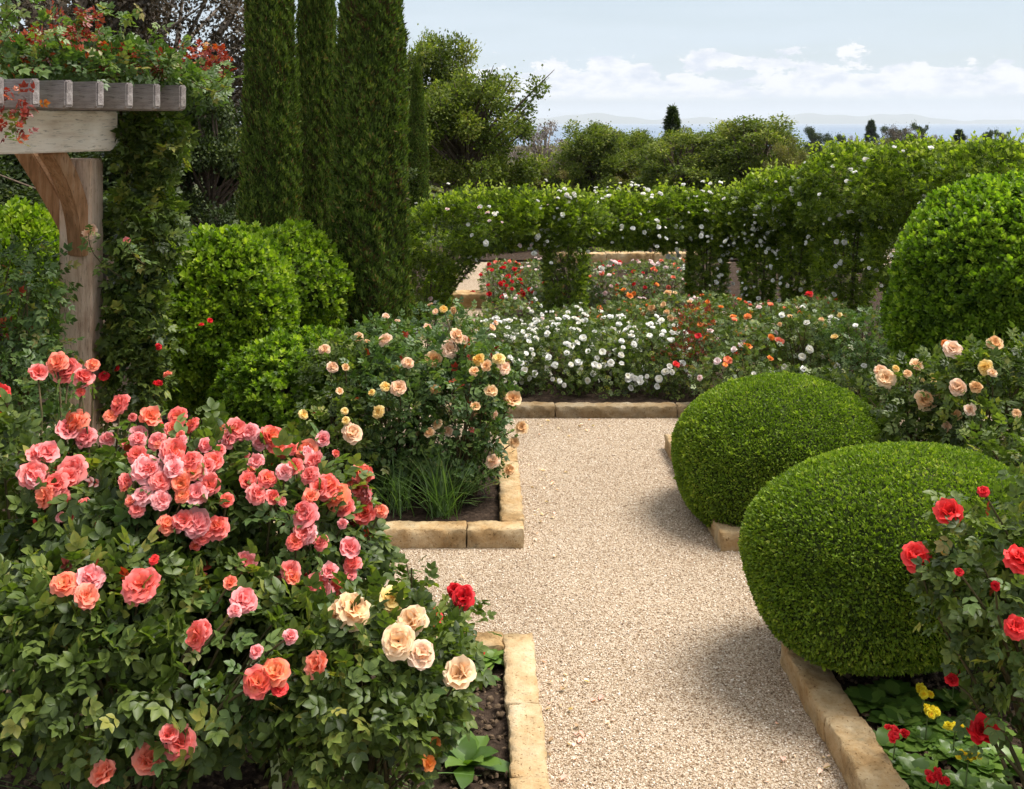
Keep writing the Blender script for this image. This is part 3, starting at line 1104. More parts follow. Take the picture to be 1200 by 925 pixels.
def tree_meshes(seed, H, R, m, n=14000, leaf=.16, base=.3, clumps=38, flat=.75, bark=BARK, cl_r=.20, leafshape=DIAMOND, airy=0.06, trunk_r=None):
    """crown of leaf clumps carried on limbs; H height, R crown radius"""
    r = np.random.default_rng(seed)
    cz = H * (base + 1) / 2
    hz = H * (1 - base) / 2
    u = sphere_dirs(clumps, r, -.75)
    f = r.uniform(.35, 1, clumps) ** .5
    cc = u * np.array([R, R, hz]) * (f * (1 + .40 * lump(u, seed, 3.2)))[:, None] * .86 + [0, 0, cz]
    cr = R * cl_r * r.uniform(.6, 1.35, clumps)
    w_ = cr ** 2
    pick = r.choice(clumps, n, p=w_ / w_.sum())
    uu = sphere_dirs(n, r)
    fr = 1 - np.abs(r.normal(0, .28, n))
    lm = 1 + .45 * lump(uu + cc[pick] * .7, seed + 3, 4)
    p = cc[pick] + uu * (cr[pick] * fr * lm)[:, None] * np.array([1, 1, flat])
    if airy:
        stray = r.uniform(size=n) < airy
        p[stray] += r.normal(0, R * .12, (stray.sum(), 3))
    d = unit(uu * .8 + np.array([0, 0, .15]) + r.normal(0, .6, (n, 3)))
    ln = unit(uu * .6 + np.array([0, 0, .8]) + r.normal(0, .5, (n, 3)))
    V, Fq = inst(leafshape, frames(d, ln), p, r.uniform(.6, 1.3, n) * leaf)
    ct = r.normal(0, .14, clumps)
    crown = mesh_np('crown', V, Fq, m, np.clip(r.normal(.42, .2, n) + ct[pick], 0, 1))
    tr = trunk_r or H * .028
    lean = np.array([r.normal() * .04 * H, r.normal() * .04 * H, 0])
    tp = np.array([[0, 0, -.6], [0, 0, H * base * .5], lean * .6 + [0, 0, H * base * 1.1], lean + [0, 0, cz], lean * 1.2 + [0, 0, cz + hz * .75]])
    parts = [tube(tp, [tr * 1.3, tr, tr * .85, tr * .5, tr * .12], 7)]
    for c, q in zip(cc, cr):
        hfrac = np.clip((c[2] - H * base * .9) / (H - H * base) * .7, 0, .8)
        st = lean * hfrac + [0, 0, H * base * .8 + hfrac * (H - H * base) * .8]
        if st[2] > c[2]: st[2] = max(c[2] - .2 * hz, H * base * .6)
        mid = (st + c) / 2 + [0, 0, -.05 * R] + r.normal(0, .05 * R, 3)
        parts.append(tube([st, mid, c, c + (c - mid) * .4], [tr * .42, tr * .28, tr * .14, tr * .04], 4))
    Vt, Ft = join(parts)
    trunk = mesh_np('trunk', Vt, Ft, bark)
    return [('crown', crown), ('trunk', trunk)]


def gz(x, y):
    return float(land_h(np.array(x), np.array(y)))


def tree_px(proto, px, top, D, w_px, label, name='tree', group=None, Hm=1.0, Rm=1.0, rz=0, cat='tree'):
    """set a tree so that its crown top and width fall where the photo shows them"""
    X = (px - VX) * D / F
    z0 = gz(X, D)
    H = CAMZ - (top - VY) * D / F - z0
    R = w_px * D / F / 2
    return put_tree(name, proto, (X, D, z0), label, cat, group, (R / Rm, R / Rm, H / Hm), rz)


# ------------------------------------------------------------------ far and middle trees
OAKA = tree_meshes(1, 8, 3, OAK, 36000, .15, .15, 95, cl_r=.16, flat=1.0)
OAKB = tree_meshes(2, 8, 3, OAK, 36000, .15, .1, 90, cl_r=.16, flat=1.0)
OLIVA = tree_meshes(3, 8, 3, OLIVE, 36000, .14, .1, 90, cl_r=.16, flat=.95)
DARKA = tree_meshes(4, 8, 3, DARK, 30000, .17, .1, 46)
PINEA = tree_meshes(5, 8, 3, DARK, 9000, .22, .3, 26, .5)
PALEA = tree_meshes(6, 8, 3, PALE, 6500, .15, .35, 40, .8, BARK_PALE, .15)
BROWNA = tree_meshes(7, 8, 3, BROWN, 30000, .12, .12, 60, .8, BARK_PALE, .2, airy=.2)
G_MID = 'oak trees beyond the rose arcade'
mid = [
    (OAKB, 545, 62, 34, 150, 'tall dense green oak beside the slim cypress, reaching high above the sea', 0.3),
    (OAKA, 520, 38, 44, 120, 'tall open topped oak rising behind the dense oak', 1.9),
    (OLIVA, 612, 190, 46, 120, 'low olive brown tree between the tall oak and the pale tree', .5),
    (PALEA, 632, 140, 70, 100, 'pale grey pink airy tree standing against the sea', .2),
    (OAKA, 690, 142, 60, 110, 'dark oak with bare slanting limbs left of the pointed conifer', 2.6),
    (OAKB, 735, 140, 62, 110, 'bushy green oak between the slanting oak and the conifer', 1.2),
    (OAKA, 800, 152, 56, 150, 'broad green oak in front of the pointed conifer', 4.0),
    (OLIVA, 848, 150, 66, 110, 'brownish oak just right of the pointed conifer', 3.0),
    (OAKA, 888, 136, 54, 150, 'wide dark oak with ragged top at the right end of the oaks', 5.2),
    (OLIVA, 925, 160, 50, 60, 'small olive tree at the foot of the ragged oak', 4.4),
    (OLIVA, 660, 188, 44, 110, 'low olive tree under the dark slanting oak', 2.2),
    (OLIVA, 745, 195, 44, 120, 'low brown green tree under the bushy oak', 0.9),
    (OLIVA, 835, 190, 42, 130, 'low spreading tree under the brownish oak', 1.5),
    (OAKB, 580, 215, 36, 90, 'low green tree over the left end of the rose arcade', 3.3),
    (OLIVA, 905, 195, 40, 110, 'low thick tree just over the middle of the rose arcade', 3.7),
    (OAKB, 662, 160, 82, 100, 'darker tree filling the gap between the pale tree and the slanting oak', 0.1),
    (OAKA, 712, 152, 84, 110, 'tree standing behind and between the slanting oak and the bushy oak', 3.1),
    (OAKB, 765, 150, 82, 110, 'dark tree just left of and behind the pointed conifer', 5.0),
    (OLIVA, 822, 148, 84, 100, 'olive tree just right of and behind the pointed conifer', 0.8),
    (OAKA, 865, 144, 82, 110, 'tree behind the left side of the wide ragged oak', 1.7),
    (OLIVA, 700, 196, 42, 110, 'low scrubby tree between the two low trees left of the conifer', 2.7),
    (OLIVA, 790, 192, 42, 120, 'low scrubby tree straight below the pointed conifer', 4.7),
    (OLIVA, 870, 192, 42, 110, 'low scrubby tree below the wide ragged oak', 5.7),
    (OLIVA, 620, 198, 42, 110, 'low scrubby tree below the pale grey pink tree', 1.1),
    (OLIVA, 950, 190, 42, 90, 'low scrubby tree where the oaks meet the tall hedge', 3.0),
]
for pr, px, top_, D, wp, lab, rz in mid:
    wp = wp * (1.1 if px < 560 else 1.0)
    if 185 < top_ < 200:
        D, wp, top_ = 60, wp * .85, top_ - 6
    tree_px(pr, px, top_, D, wp, lab, 'oak_tree' if pr in (OAKA, OAKB) else 'tree', G_MID, 8, 3, rz)
# pointed conifer
tt = np.random.default_rng(9)
n = 3600
z = tt.uniform(0, 1, n) ** .8
a = tt.uniform(0, 6.28, n)
rr = 1.5 * (1 - z) ** .8 * (1 + .3 * np.sin(z * 38)) * (1 + .3 * np.sin(a * 3 + z * 20)) * tt.uniform(.2, 1, n) ** .5
p = np.stack([np.cos(a) * rr, np.sin(a) * rr, 1 + z * 7], 1)
d = unit(np.stack([np.cos(a), np.sin(a), np.full(n, .1)], 1) + tt.normal(0, .4, (n, 3)))
V, Fq = inst(NARROW, frames(d, unit(tt.normal(0, .4, (n, 3)) + [0, 0, 1])), p, np.full(n, .5))
CONIF = [('crown', mesh_np('crown', V, Fq, DARK, tt.uniform(0, .8, n))), ('trunk', mesh_np('trunk', *tube([[0, 0, -1], [0, 0, 4], [0, 0, 7.9]], [.16, .1, .02], 6), BARK))]
tree_px(CONIF, 788, 127, 75, 44, 'pointed dark conifer rising above the oaks', 'conifer', None, 8, 1.5)

far_list = [
    (DARKA, 957, 151, 300, 40, 'round dark blue green tree low against the sea', 'tree'),
    (CONIF, 1021, 142, 330, 26, 'tallest narrow pine with tiered branches against the sea', 'pine_tree'),
    (PINEA, 984, 158, 360, 26, 'small grey green tree just right of the round dark tree', 'tree'),
    (PALEA, 1002, 158, 300, 26, 'thin pale tree just left of the tallest pine', 'tree'),
    (PINEA, 1046, 149, 340, 30, 'flat topped pine just right of the tallest pine', 'pine_tree'),
    (BROWNA, 1060, 148, 280, 50, 'reddish brown tree beside the flat topped pine', 'tree'),
    (PINEA, 1076, 145, 300, 24, 'dark umbrella headed tree over the reddish brown tree', 'tree'),
    (PALEA, 1096, 157, 330, 26, 'pale hazy tree between the umbrella tree and the spiky one', 'tree'),
    (CONIF, 1124, 153, 260, 30, 'squat spiky tree over the tall hedge', 'tree'),
    (PALEA, 1143, 158, 300, 24, 'pale thin tree left of the open headed trees', 'tree'),
    (PINEA, 1158, 153, 300, 20, 'left of the two small open headed trees', 'tree'),
    (PINEA, 1172, 153, 310, 20, 'right of the two small open headed trees', 'tree'),
    (OLIVA, 1186, 158, 260, 34, 'low brownish tree near the right edge over the hedge', 'tree'),
    (OAKB, 1110, 160, 220, 70, 'low green tree line clump below the spiky tree', 'tree'),
    (OLIVA, 1030, 162, 220, 90, 'broad low scrubby tree below the tallest pine', 'tree'),
    (OLIVA, 985, 168, 160, 90, 'greyish scrubby tree below the round dark tree', 'tree'),
    (OAKB, 1160, 163, 200, 80, 'low green tree below the two open headed trees', 'tree'),
]
for pr, px, top_, D, wp, lab, nm in far_list:
    tree_px(pr, px, top_, D, wp, lab, nm, 'distant trees against the sea', 8, 1.5 if pr is CONIF else 3, px * 1.7)
# woodland mass on the slope down to the shore
r = np.random.default_rng(77)
N = 170
Dd = r.uniform(110, 800, N)
px_ = r.uniform(430, 1330, N)
Xc = (px_ - VX) * Dd / F
cc = np.stack([Xc, Dd, land_h(Xc, Dd) + Dd * .006 + 1.5], 1)
k = 260
uu = sphere_dirs(N * k, r)
ci = np.repeat(np.arange(N), k)
rad = (2.5 + Dd * .012)[ci]
p = cc[ci] + uu * (rad * (1 - np.abs(r.normal(0, .2, N * k))))[:, None] * [1.3, 1.3, .7]
V, Fq = inst(DIAMOND, frames(unit(uu + r.normal(0, .5, uu.shape)), unit(r.normal(0, .5, uu.shape) + [0, 0, 1])), p, rad * .22)
tag(link('woodland', mesh_np('woodland', V, Fq, OLIVE, np.clip(r.normal(.45, .2, len(p)) + r.normal(0, .15, N)[ci], 0, 1))), kind='stuff')

# trees behind the pergola
G_L = 'large trees behind the pergola'
tree_px(BROWNA, 205, -70, 24, 260, 'large brownish tree high behind the pergola roof', 'tree', G_L, 8, 3, .4)
tree_px(BROWNA, 60, -150, 22, 300, 'tallest brown green tree at the upper left corner', 'tree', G_L, 8, 3, 2.4)
tree_px(DARKA, 245, 98, 18, 150, 'dark green tree between the pergola and the cypresses', 'tree', G_L, 8, 3, 1.1)
tree_px(DARKA, 110, 150, 17, 260, 'dark shady tree seen under the pergola beam', 'tree', G_L, 8, 3, 3.1)
tree_px(DARKA, -60, 40, 18, 260, 'dark tree at the left edge behind the pergola', 'tree', G_L, 8, 3, 5.1)
tree_px(DARKA, 420, 150, 26, 150, 'dark tree glimpsed between the cypresses', 'tree', G_L, 8, 3, 4.1)
tree_px(OAKB, 330, 120, 22, 150, 'green tree behind the left cypress', 'tree', G_L, 8, 3, 2.0)

# ------------------------------------------------------------------ cypresses
cf, ct_, ck = cypress_meshes(8.0, .42, 21, 170000)
G_C = 'Italian cypresses behind the shrubs'
for px, D, R, H, lab, rz in ((435, 10.6, .405, 8.2, 'thickest and nearest cypress column, rightmost of the three large ones', 0),
                             (317, 12.0, .355, 8.6, 'cypress column on the left of the three large ones', 2.0),
                             (371, 13.4, .30, 8.4, 'dark cypress column squeezed between the two others', 4.0)):
    put_tree('cypress_tree', [('foliage', cf), ('twigs', ct_), ('trunk', ck)], ((px - VX) * D / F, D, 0), lab, 'cypress', G_C, (R / .42, R / .42, H / 8.0), rz)
cf2 = cypress_meshes(5.0, .38, 22, 50000)
put_tree('cypress_tree', [('foliage', cf2[0]), ('twigs', cf2[1]), ('trunk', cf2[2])], ((489 - VX) * 26 / F, 26, -.2), 'slim distant cypress in front of the tall oak', 'cypress', None, (.9, .9, .87), 1)

# ------------------------------------------------------------------ rose arcade (climbing white roses)
G_A = 'white climbing roses forming the arcade'


def climber(segs, label, nleaf, nb, seed, bw=.08, name='climbing_rose', size=.085, cols=('white',)):
    """segs: ellipsoids strung along an arch"""
    r = np.random.default_rng(seed)
    zl = min(segs, key=lambda s: s[0][2] - s[1][2])
    root = empty(name, (zl[0][0], zl[0][1], .0), label, 'climbing rose', G_A)
    foliage(root, 'foliage', segs, int(nleaf * 2.4), CL_LOW, size * 1.2, HEDGE, seed, .12, .16, out=.9, up=.5, rnd=.5, f=4, thin=.15)
    p, nn = shell(segs, nb * 5, r, .02, .12, seed, .2, thin=0, f=4)
    s = (nn[:, 1] < .3)
    seeds = list(zip(p[s], nn[s]))[:max(1, nb // 2)]
    spots_ = []
    for q, nv in seeds:
        for k in range(int(r.integers(1, 6))):
            spots_.append((q + r.normal(0, .10, 3) * [1, .3, 1], nv))
    spots_ = [s_ for s_ in spots_ if s_[0][2] > .35 and (s_[0][2] < 1.95 or r.uniform() < .35)]
    for q, nv in spots_[:95]:
        bloom(root, cols[int(r.integers(len(cols)))], q + nv * .07, bw * r.uniform(.5, 1.2), r, 1, unit(nv * .6 + [0, -.25, .75] + r.normal(0, .35, 3)))
    # wispy shoots standing out of the top
    pp, nn = shell(segs, 600, r, .01, .12, seed, .5, thin=0, f=4)
    s = nn[:, 2] > .75
    pp = pp[s][:70]
    parts, lp, ld = [], [], []
    for q in pp:
        L = r.uniform(.05, .2)
        e = q + np.array([r.normal() * .06, r.normal() * .06, L])
        parts.append(tube(np.array([q - [0, 0, .1], (q + e) / 2 + r.normal(0, .01, 3), e]) - np.array(root.location), [.003, .002, .001], 3))
        for k in range(5):
            lp.append(q + (e - q) * k / 4 - np.array(root.location)); ld.append(r.normal(size=3) + [0, 0, .6])
    if parts:
        V, Fq = join(parts)
        link('shoots', mesh_np('shoots', V, Fq, STEM_G), root)
        V, Fq = inst(DIAMOND, frames(unit(np.array(ld)), unit(r.normal(size=(len(lp), 3)))), np.array(lp), np.full(len(lp), .06))
        link('shoot_leaves', mesh_np('shoot_leaves', V, Fq, HEDGE, np.full(len(Fq), .85)), root)
    tg = [np.array(c) + sphere_dirs(1, r, -.1)[0] * np.array(q) * .6 for c, q in segs for _ in range(2)]
    canes(root, np.array([zl[0][0], zl[0][1], 0.0 if zl[0][2] - zl[1][2] < .75 else zl[0][2]]), tg, r, .02, BARK, 'trunk', .05)
    return root


def E(px, py, D, wx, wz, wy):
    """ellipsoid centred at a photo point; radii wx, wz in photo pixels and wy in metres"""
    return (tuple(P(px, py, D)), (wx * D / F, wy, wz * D / F))


climber([E(515, 285, 14.5, 44, 50, .45), E(560, 262, 14.6, 60, 36, .5), E(500, 330, 14.5, 32, 45, .4), E(606, 256, 14.7, 40, 29, .5)],
        'leftmost white rose arch beside the big cypress', 5200, 60, 101, cols=('white', 'white', 'blush'))
climber([E(664, 310, 14.6, 24, 74, .3), E(664, 258, 14.8, 44, 31, .5), E(640, 258, 14.9, 38, 29, .5)],
        'rose covered pillar standing between the two arcade openings', 4200, 44, 102)
climber([E(730, 258, 15.4, 52, 30, .5), E(785, 258, 15.6, 46, 32, .5)], 'white rose garland over the opening right of the pillar', 4200, 80, 103)
climber([E(828, 312, 15.4, 20, 66, .3), E(838, 258, 15.6, 44, 32, .5)], 'rose pillar at the right end of the opening, thick with white blooms', 3600, 120, 104)
climber([E(888, 312, 15.0, 16, 70, .28), E(885, 255, 15.2, 42, 33, .5)], 'first narrow rose pillar right of the opening', 3400, 110, 105)
climber([E(932, 308, 14.6, 15, 76, .28), E(920, 238, 14.9, 54, 34, .6)], 'second narrow rose pillar, where the arcade top starts to rise', 3800, 90, 106)
climber([E(992, 290, 14.0, 36, 84, .45), E(1000, 222, 14.0, 72, 50, .7)], 'tall thick corner of the rose arcade', 6000, 80, 107)
climber([E(1080, 225, 12.8, 80, 52, .6), E(1080, 290, 12.8, 60, 80, .5)], 'tall rose covered stretch behind the big round shrub', 6500, 46, 108)
climber([E(1180, 222, 12.0, 90, 54, .6), E(1200, 300, 12.0, 80, 90, .5)], 'tall rose covered stretch running off the right edge', 6000, 40, 109)
# the arcade's rear side seen through the openings
climber([E(600, 278, 23, 40, 14, .6), E(570, 300, 23, 26, 26, .5)], 'shaded rear arch behind the left opening', 2600, 4, 110)
climber([E(750, 292, 25, 70, 12, .6), E(850, 300, 24, 60, 30, .6)], 'shaded rear hedge behind the right opening', 3200, 10, 111)
climber([E(960, 300, 20, 60, 40, .6)], 'shaded rear hedge behind the narrow pillars', 2600, 20, 112)

# ------------------------------------------------------------------ shrubs
G_S = 'bright green rounded shrubs'
shrub([E(256, 372, 9.2, 90, 102, .62), E(232, 400, 9.1, 60, 80, .5)], 'large bright green rounded shrub right of the vine covered post', PITTO, 9500, .062, 201, group=G_S)
shrub([E(340, 340, 10.2, 68, 74, .55), E(300, 340, 10.3, 60, 72, .5), E(340, 390, 10.2, 62, 55, .5)], 'bright rounded shrub tucked behind, in front of the cypresses', PITTO, 7500, .06, 202, group=G_S)
shrub([E(26, 352, 8.2, 62, 104, .55), E(-50, 350, 8.2, 70, 90, .5)], 'bright green shrub left of the pergola post', PITTO, 8000, .06, 203, group=G_S)
shrub([E(330, 470, 8.6, 76, 72, .5), E(372, 430, 8.8, 50, 42, .4)], 'feathery mid green shrub below the round shrubs', PITTO_D, 6500, .06, 204, leaf=ROS, rough=.12, depth=.14, inner=False, name='feathery_shrub')
shrub([E(1205, 330, 8.9, 150, 122, 1.0), E(1152, 382, 8.9, 106, 86, .8)], 'very large rounded green shrub at the right edge', PITTO_D, 24000, .058, 205, group=G_S, rough=.05, depth=.07)

G_B = 'leafy background shrubs seen through the arcade'
for px, D, wx, wz, m_, lab in ((585, 23.5, 62, 24, PITTO_D, 'leafy green shrub far behind the red roses in the left opening'), (655, 24, 40, 24, HEDGE, 'leafy shrub far behind the pillar between the openings'),
                               (725, 24, 44, 23, PITTO_D, 'leafy green shrub closing the right opening beside its pillar'), (800, 24, 48, 25, HEDGE, 'leafy shrub closing the far side of the right opening'),
                               (880, 22, 44, 34, HEDGE, 'leafy shrub seen between the narrow rose pillars'), (960, 20, 56, 40, HEDGE, 'leafy shrub seen behind the thick arcade corner')):
    shrub([E(px, 288, D, wx, wz, .6)], lab, m_, 3000, .09, int(px), leaf=ROS, group=G_B, name='background_shrub', rough=.14, depth=.12)

# ------------------------------------------------------------------ clipped balls
clipped_ball((2.13, 7.62, .47), .755, .70, .49, 'farther of the two clipped boxwood balls, partly hidden by the other', 301, -6)
clipped_ball((2.165, 5.42, .665), .775, .66, .455, 'nearer clipped boxwood ball overhanging the kerb', 302, -7)

# ------------------------------------------------------------------ pergola
def prism(name, pts, depth, m, parent, M=None, loc=(0, 0, 0), bev=.008):
    """side outline pts (x, z) given thickness along y; edges softened"""
    import bmesh
    bm = bmesh.new()
    vs = [bm.verts.new((x, 0, z)) for x, z in pts]
    f = bm.faces.new(vs)
    ext = bmesh.ops.extrude_face_region(bm, geom=[f])
    for v in ext['geom']:
        if isinstance(v, bmesh.types.BMVert): v.co.y += depth
    bmesh.ops.recalc_face_normals(bm, faces=bm.faces)
    bmesh.ops.bevel(bm, geom=list(bm.edges), offset=bev, segments=2, affect='EDGES', clamp_overlap=True)
    me = bpy.data.meshes.new(name)
    bm.to_mesh(me)
    bm.free()
    me.materials.append(m)
    for p_ in me.polygons: p_.use_smooth = False
    o = link(name, me, parent, loc)
    return o


TH = math.radians(27)
px0, D0 = 106, 6.6
pc = P(px0, 300, D0)
perg = empty('pergola', (pc[0], pc[1], 0), 'weathered timber pergola with post, pale beam and grey rafters', 'pergola', rz=-TH)
# local axes: +y runs back along the beam, +x points to the right and forward
HB0, HB1 = 2.62, 2.865          # beam underside and top
post = prism('post', [(-.1, 0), (.1, 0), (.1, HB0 + .002), (-.1, HB0 + .002)], .2, WOOD_POST, perg, loc=(0, 0, 0))
post.rotation_euler = (0, 0, TH)
post.location = (-.02, -.1, -.05)
# beam along local y
b = prism('beam', [(-2.6, HB0), (.02, HB0), (.07, HB0 + .05), (.07, HB1), (-2.6, HB1)], .16, WOOD_BEAM, perg)
b.rotation_euler = (0, 0, math.pi / 2)
b.location = (.10, .06, 0)
for k in range(13):
    yy_ = .12 - k * .215
    prism('rafter', [(-2.2, HB1 + .002), (.60, HB1 + .002), (.62, HB1 + .02), (.62, HB1 + .158), (-2.2, HB1 + .158)], .055, WOOD_GREY, perg, loc=(0, yy_, 0))


def brace(pts, w_, depth, rot, loc):
    n_ = len(pts)
    pts = np.array(pts, float)
    tan = unit(np.gradient(pts, axis=0))
    nor = np.stack([-tan[:, 1], tan[:, 0]], 1)
    out = list(map(tuple, pts + nor * w_ / 2)) + list(map(tuple, (pts - nor * w_ / 2)[::-1]))
    o = prism('brace', out, depth, WOOD_BRACE, perg, bev=.006)
    o.rotation_euler = (0, 0, rot)
    o.location = loc
    return o


def curve2(p0, p1, p2, n=9):
    t_ = np.linspace(0, 1, n)[:, None]
    return (1 - t_) ** 2 * np.array(p0) + 2 * (1 - t_) * t_ * np.array(p1) + t_ ** 2 * np.array(p2)


# knee braces: one along the beam towards the camera, one back under the roof
brace(curve2((-.07, 1.98), (-.06, 2.34), (-.30, HB0 + .02)), .10, .12, math.pi / 2, (.05, .0, 0))
brace(curve2((-.08, 2.02), (-.26, 2.32), (-.72, HB0 + .16)), .13, .1, 0, (0, -.05, 0))
# rear header and post of the pergola
b2 = prism('beam', [(-2.6, HB0), (.3, HB0), (.3, HB1), (-2.6, HB1)], .14, WOOD_BEAM, perg)
b2.rotation_euler = (0, 0, math.pi / 2)
b2.location = (-1.9, .1, 0)
post2 = prism('post', [(-.1, 0), (.1, 0), (.1, HB0), (-.1, HB0)], .2, WOOD_POST, perg, loc=(-1.97, .0, -.05))


# ------------------------------------------------------------------ climbing rose on the pergola
def E2(px, py, D, wx, wz, wy):
    return E(px, py, D, wx, wz, wy)


r = np.random.default_rng(55)
vine_top = [E(60, 84, 6.2, 85, 20, .35), E(140, 78, 6.5, 62, 20, .4), E(205, 98, 6.9, 48, 15, .35), E(10, 76, 5.9, 60, 22, .35), E(235, 108, 7.1, 24, 16, .3), E(100, 60, 6.6, 30, 18, .3)]
vine_side = [E(178, 170, 6.85, 42, 48, .24), E(175, 270, 6.8, 34, 66, .2), E(158, 370, 6.75, 34, 60, .2), E(154, 440, 6.75, 36, 50, .2)]
vr = empty('climbing_rose', tuple(P(165, 500, 6.95)[:2]) + (.03,), 'leafy climbing rose with red tips sprawling over the pergola roof and down beside its post', 'climbing rose')
foliage(vr, 'foliage', vine_top, 1700, CL_MID, .115, ROSE_LEAF_LIGHT, 56, .25, .22, thin=.5, rnd=.7, zmin=2.9)
foliage(vr, 'foliage', vine_side, 2500, CL_MID, .125, ROSE_LEAF, 57, .25, .2, thin=.6, rnd=.7)
foliage(vr, 'young_leaves', [E(90, 30, 6.2, 30, 18, .15), E(235, 70, 7.0, 34, 14, .2), E(190, 78, 6.8, 22, 10, .2), E(40, 62, 6.0, 60, 20, .2), E(255, 82, 7.1, 14, 16, .2), E(120, 70, 6.4, 60, 14, .25)], 520, CL_MID, .075, RED_LEAF, 58, .3, .25, thin=.6, zmin=2.9)
foliage(vr, 'young_leaves', [E(22, 118, 5.4, 22, 14, .08), E(14, 150, 5.3, 16, 18, .08)], 46, CL_MID, .075, RED_LEAF, 59, .3, .25, thin=.3, zmin=1)
parts = []
b0 = np.array(P(165, 500, 6.95)); b0[2] = .0
for k in range(9):
    a = b0 + [r.normal() * .06, r.normal() * .06, 0]
    q1 = P(165 + r.normal() * 10, 380, 6.95); q2 = P(160 + r.normal() * 12, 250, 6.95); q3 = P(150 + r.normal() * 14, 130, 6.8); q4 = P(120 + r.normal() * 40, 85, 6.5)
    parts.append(tube(np.array([a, q1, q2, q3, q4]) - np.array(vr.location), [.02, .016, .013, .01, .006], 5))
tips = [((150, 330), (104, 273)), ((170, 310), (148, 284)), ((40, 70), (22, 30)), ((120, 62), (128, 12)), ((170, 70), (188, 28)), ((75, 60), (62, 22)), ((200, 86), (222, 50)), ((225, 96), (268, 92)), ((130, 62), (90, 22)), ((20, 60), (8, -20)), ((60, 60), (50, 5)), ((90, 60), (85, 20)), ((150, 60), (160, 5)), ((152, 60), (140, 22)), ((240, 95), (262, 70)), ((30, 98), (20, 165)), ((0, 60), (30, 2)), ((100, 60), (110, 12))]
lp, ld = [], []
for (a, b_) in tips:
    D = 5.9 if a[0] < 80 else 6.6
    A, B = P(*a, D), P(*b_, D - .3)
    tt = np.linspace(0, 1, 8)[:, None]
    pts = A + (B - A) * tt + np.sin(tt * 3.1) * r.normal(0, .05, 3)
    parts.append(tube(pts - np.array(vr.location), np.linspace(.005, .002, 8), 4))
    for q in pts:
        for s in range(3):
            lp.append(q - np.array(vr.location)); ld.append(r.normal(size=3))
V, Fq = join(parts)
link('stems', mesh_np('stems', V, Fq, CANE), vr)
V, Fq = inst(CL_MID, frames(unit(np.array(ld)), unit(r.normal(0, .5, (len(lp), 3)) + [0, -.2, 1])), np.array(lp), r.uniform(.07, .11, len(lp)))
link('shoot_leaves', mesh_np('shoot_leaves', V, Fq, ROSE_LEAF_LIGHT, np.repeat(r.uniform(.4, 1, len(lp)), len(CL_MID[1]))), vr)
for px, py, wp, cl in ((104, 271, 22, 'cream'), (148, 283, 12, 'pink'), (236, 380, 8, 'red'), (246, 376, 8, 'red'), (186, 406, 9, 'red'), (136, 432, 9, 'red'), (185, 450, 14, 'red'), (196, 438, 12, 'salmon'), (122, 440, 12, 'red')):
    D = 6.5
    bloom(vr, cl, P(px, py, D), wp * D / F, r, 0)

# leafy rose shoots left of the post
rose_bush([E(30, 350, 6.3, 48, 70, .35), E(30, 440, 6.2, 60, 60, .35)], 'tall leafy rose with yellow green shoots left of the pergola post', [(1, 464, 24, 'scarlet')],
          leaf=CL_MID, n=1100, size=.11, m=ROSE_LEAF_LIGHT, seed=41, lod=0, thin=.9, depth=.4, young=40, base=(-2.75, 6.25))

# ------------------------------------------------------------------ coral roses, front left
G_F = 'coral pink rose bushes in the near left bed'
c1 = [(78, 438, 33), (98, 446, 22), (66, 430, 24), (88, 500, 32), (100, 516, 24), (126, 519, 18), (139, 478, 26), (130, 492, 16), (55, 536, 28), (40, 560, 30), (63, 572, 32), (84, 556, 32), (72, 590, 20),
      (102, 602, 24), (85, 606, 18)]
c2 = [(176, 494, 28), (208, 493, 24), (224, 503, 20), (205, 508, 24), (278, 508, 26), (268, 520, 20), (205, 535, 32), (222, 546, 28), (172, 555, 34), (160, 538, 22), (226, 558, 28), (246, 573, 24), (230, 584, 28), (190, 592, 22), (166, 586, 24),
      (184, 522, 22), (162, 520, 18), (232, 619, 32), (214, 616, 26), (254, 622, 28), (236, 634, 22), (196, 620, 22), (212, 572, 24), (188, 570, 24), (250, 545, 22), (240, 528, 20), (148, 570, 18), (204, 556, 24)]
c3 = [(318, 516, 28), (328, 530, 22), (334, 558, 22), (358, 534, 28), (368, 546, 28), (362, 562, 22), (384, 574, 32), (394, 586, 28), (404, 600, 24), (426, 560, 26), (430, 586, 26), (426, 606, 30), (416, 576, 24), (410, 648, 26),
      (412, 666, 22), (396, 694, 28), (374, 690, 26), (340, 674, 24), (346, 640, 20), (357, 608, 32), (360, 630, 26), (290, 570, 24), (302, 584, 22), (314, 566, 24), (284, 545, 20), (300, 546, 20), (320, 588, 20), (402, 708, 22), (386, 676, 20), (378, 520, 18), (364, 588, 20)]
c4 = [(75, 690, 28, 'salmon'), (107, 682, 32, 'pink'), (102, 705, 30, 'salmon'), (165, 691, 38, 'coral'), (288, 664, 24, 'pink'), (287, 708, 28, 'pink'), (275, 722, 16, 'pink'), (228, 752, 30, 'coral'), (238, 744, 22, 'coral'),
      (300, 770, 16, 'pink'), (303, 806, 34, 'coral'), (322, 793, 30, 'salmon'), (328, 812, 20, 'scarlet'), (372, 786, 32, 'salmon'), (340, 752, 16, 'pink'), (174, 898, 38, 'salmon'), (211, 878, 36, 'coral'), (198, 868, 24, 'coral'), (121, 914, 34, 'salmon'),
      (180, 662, 12, 'scarlet'), (270, 690, 16, 'salmon')]
rc = np.random.default_rng(3)


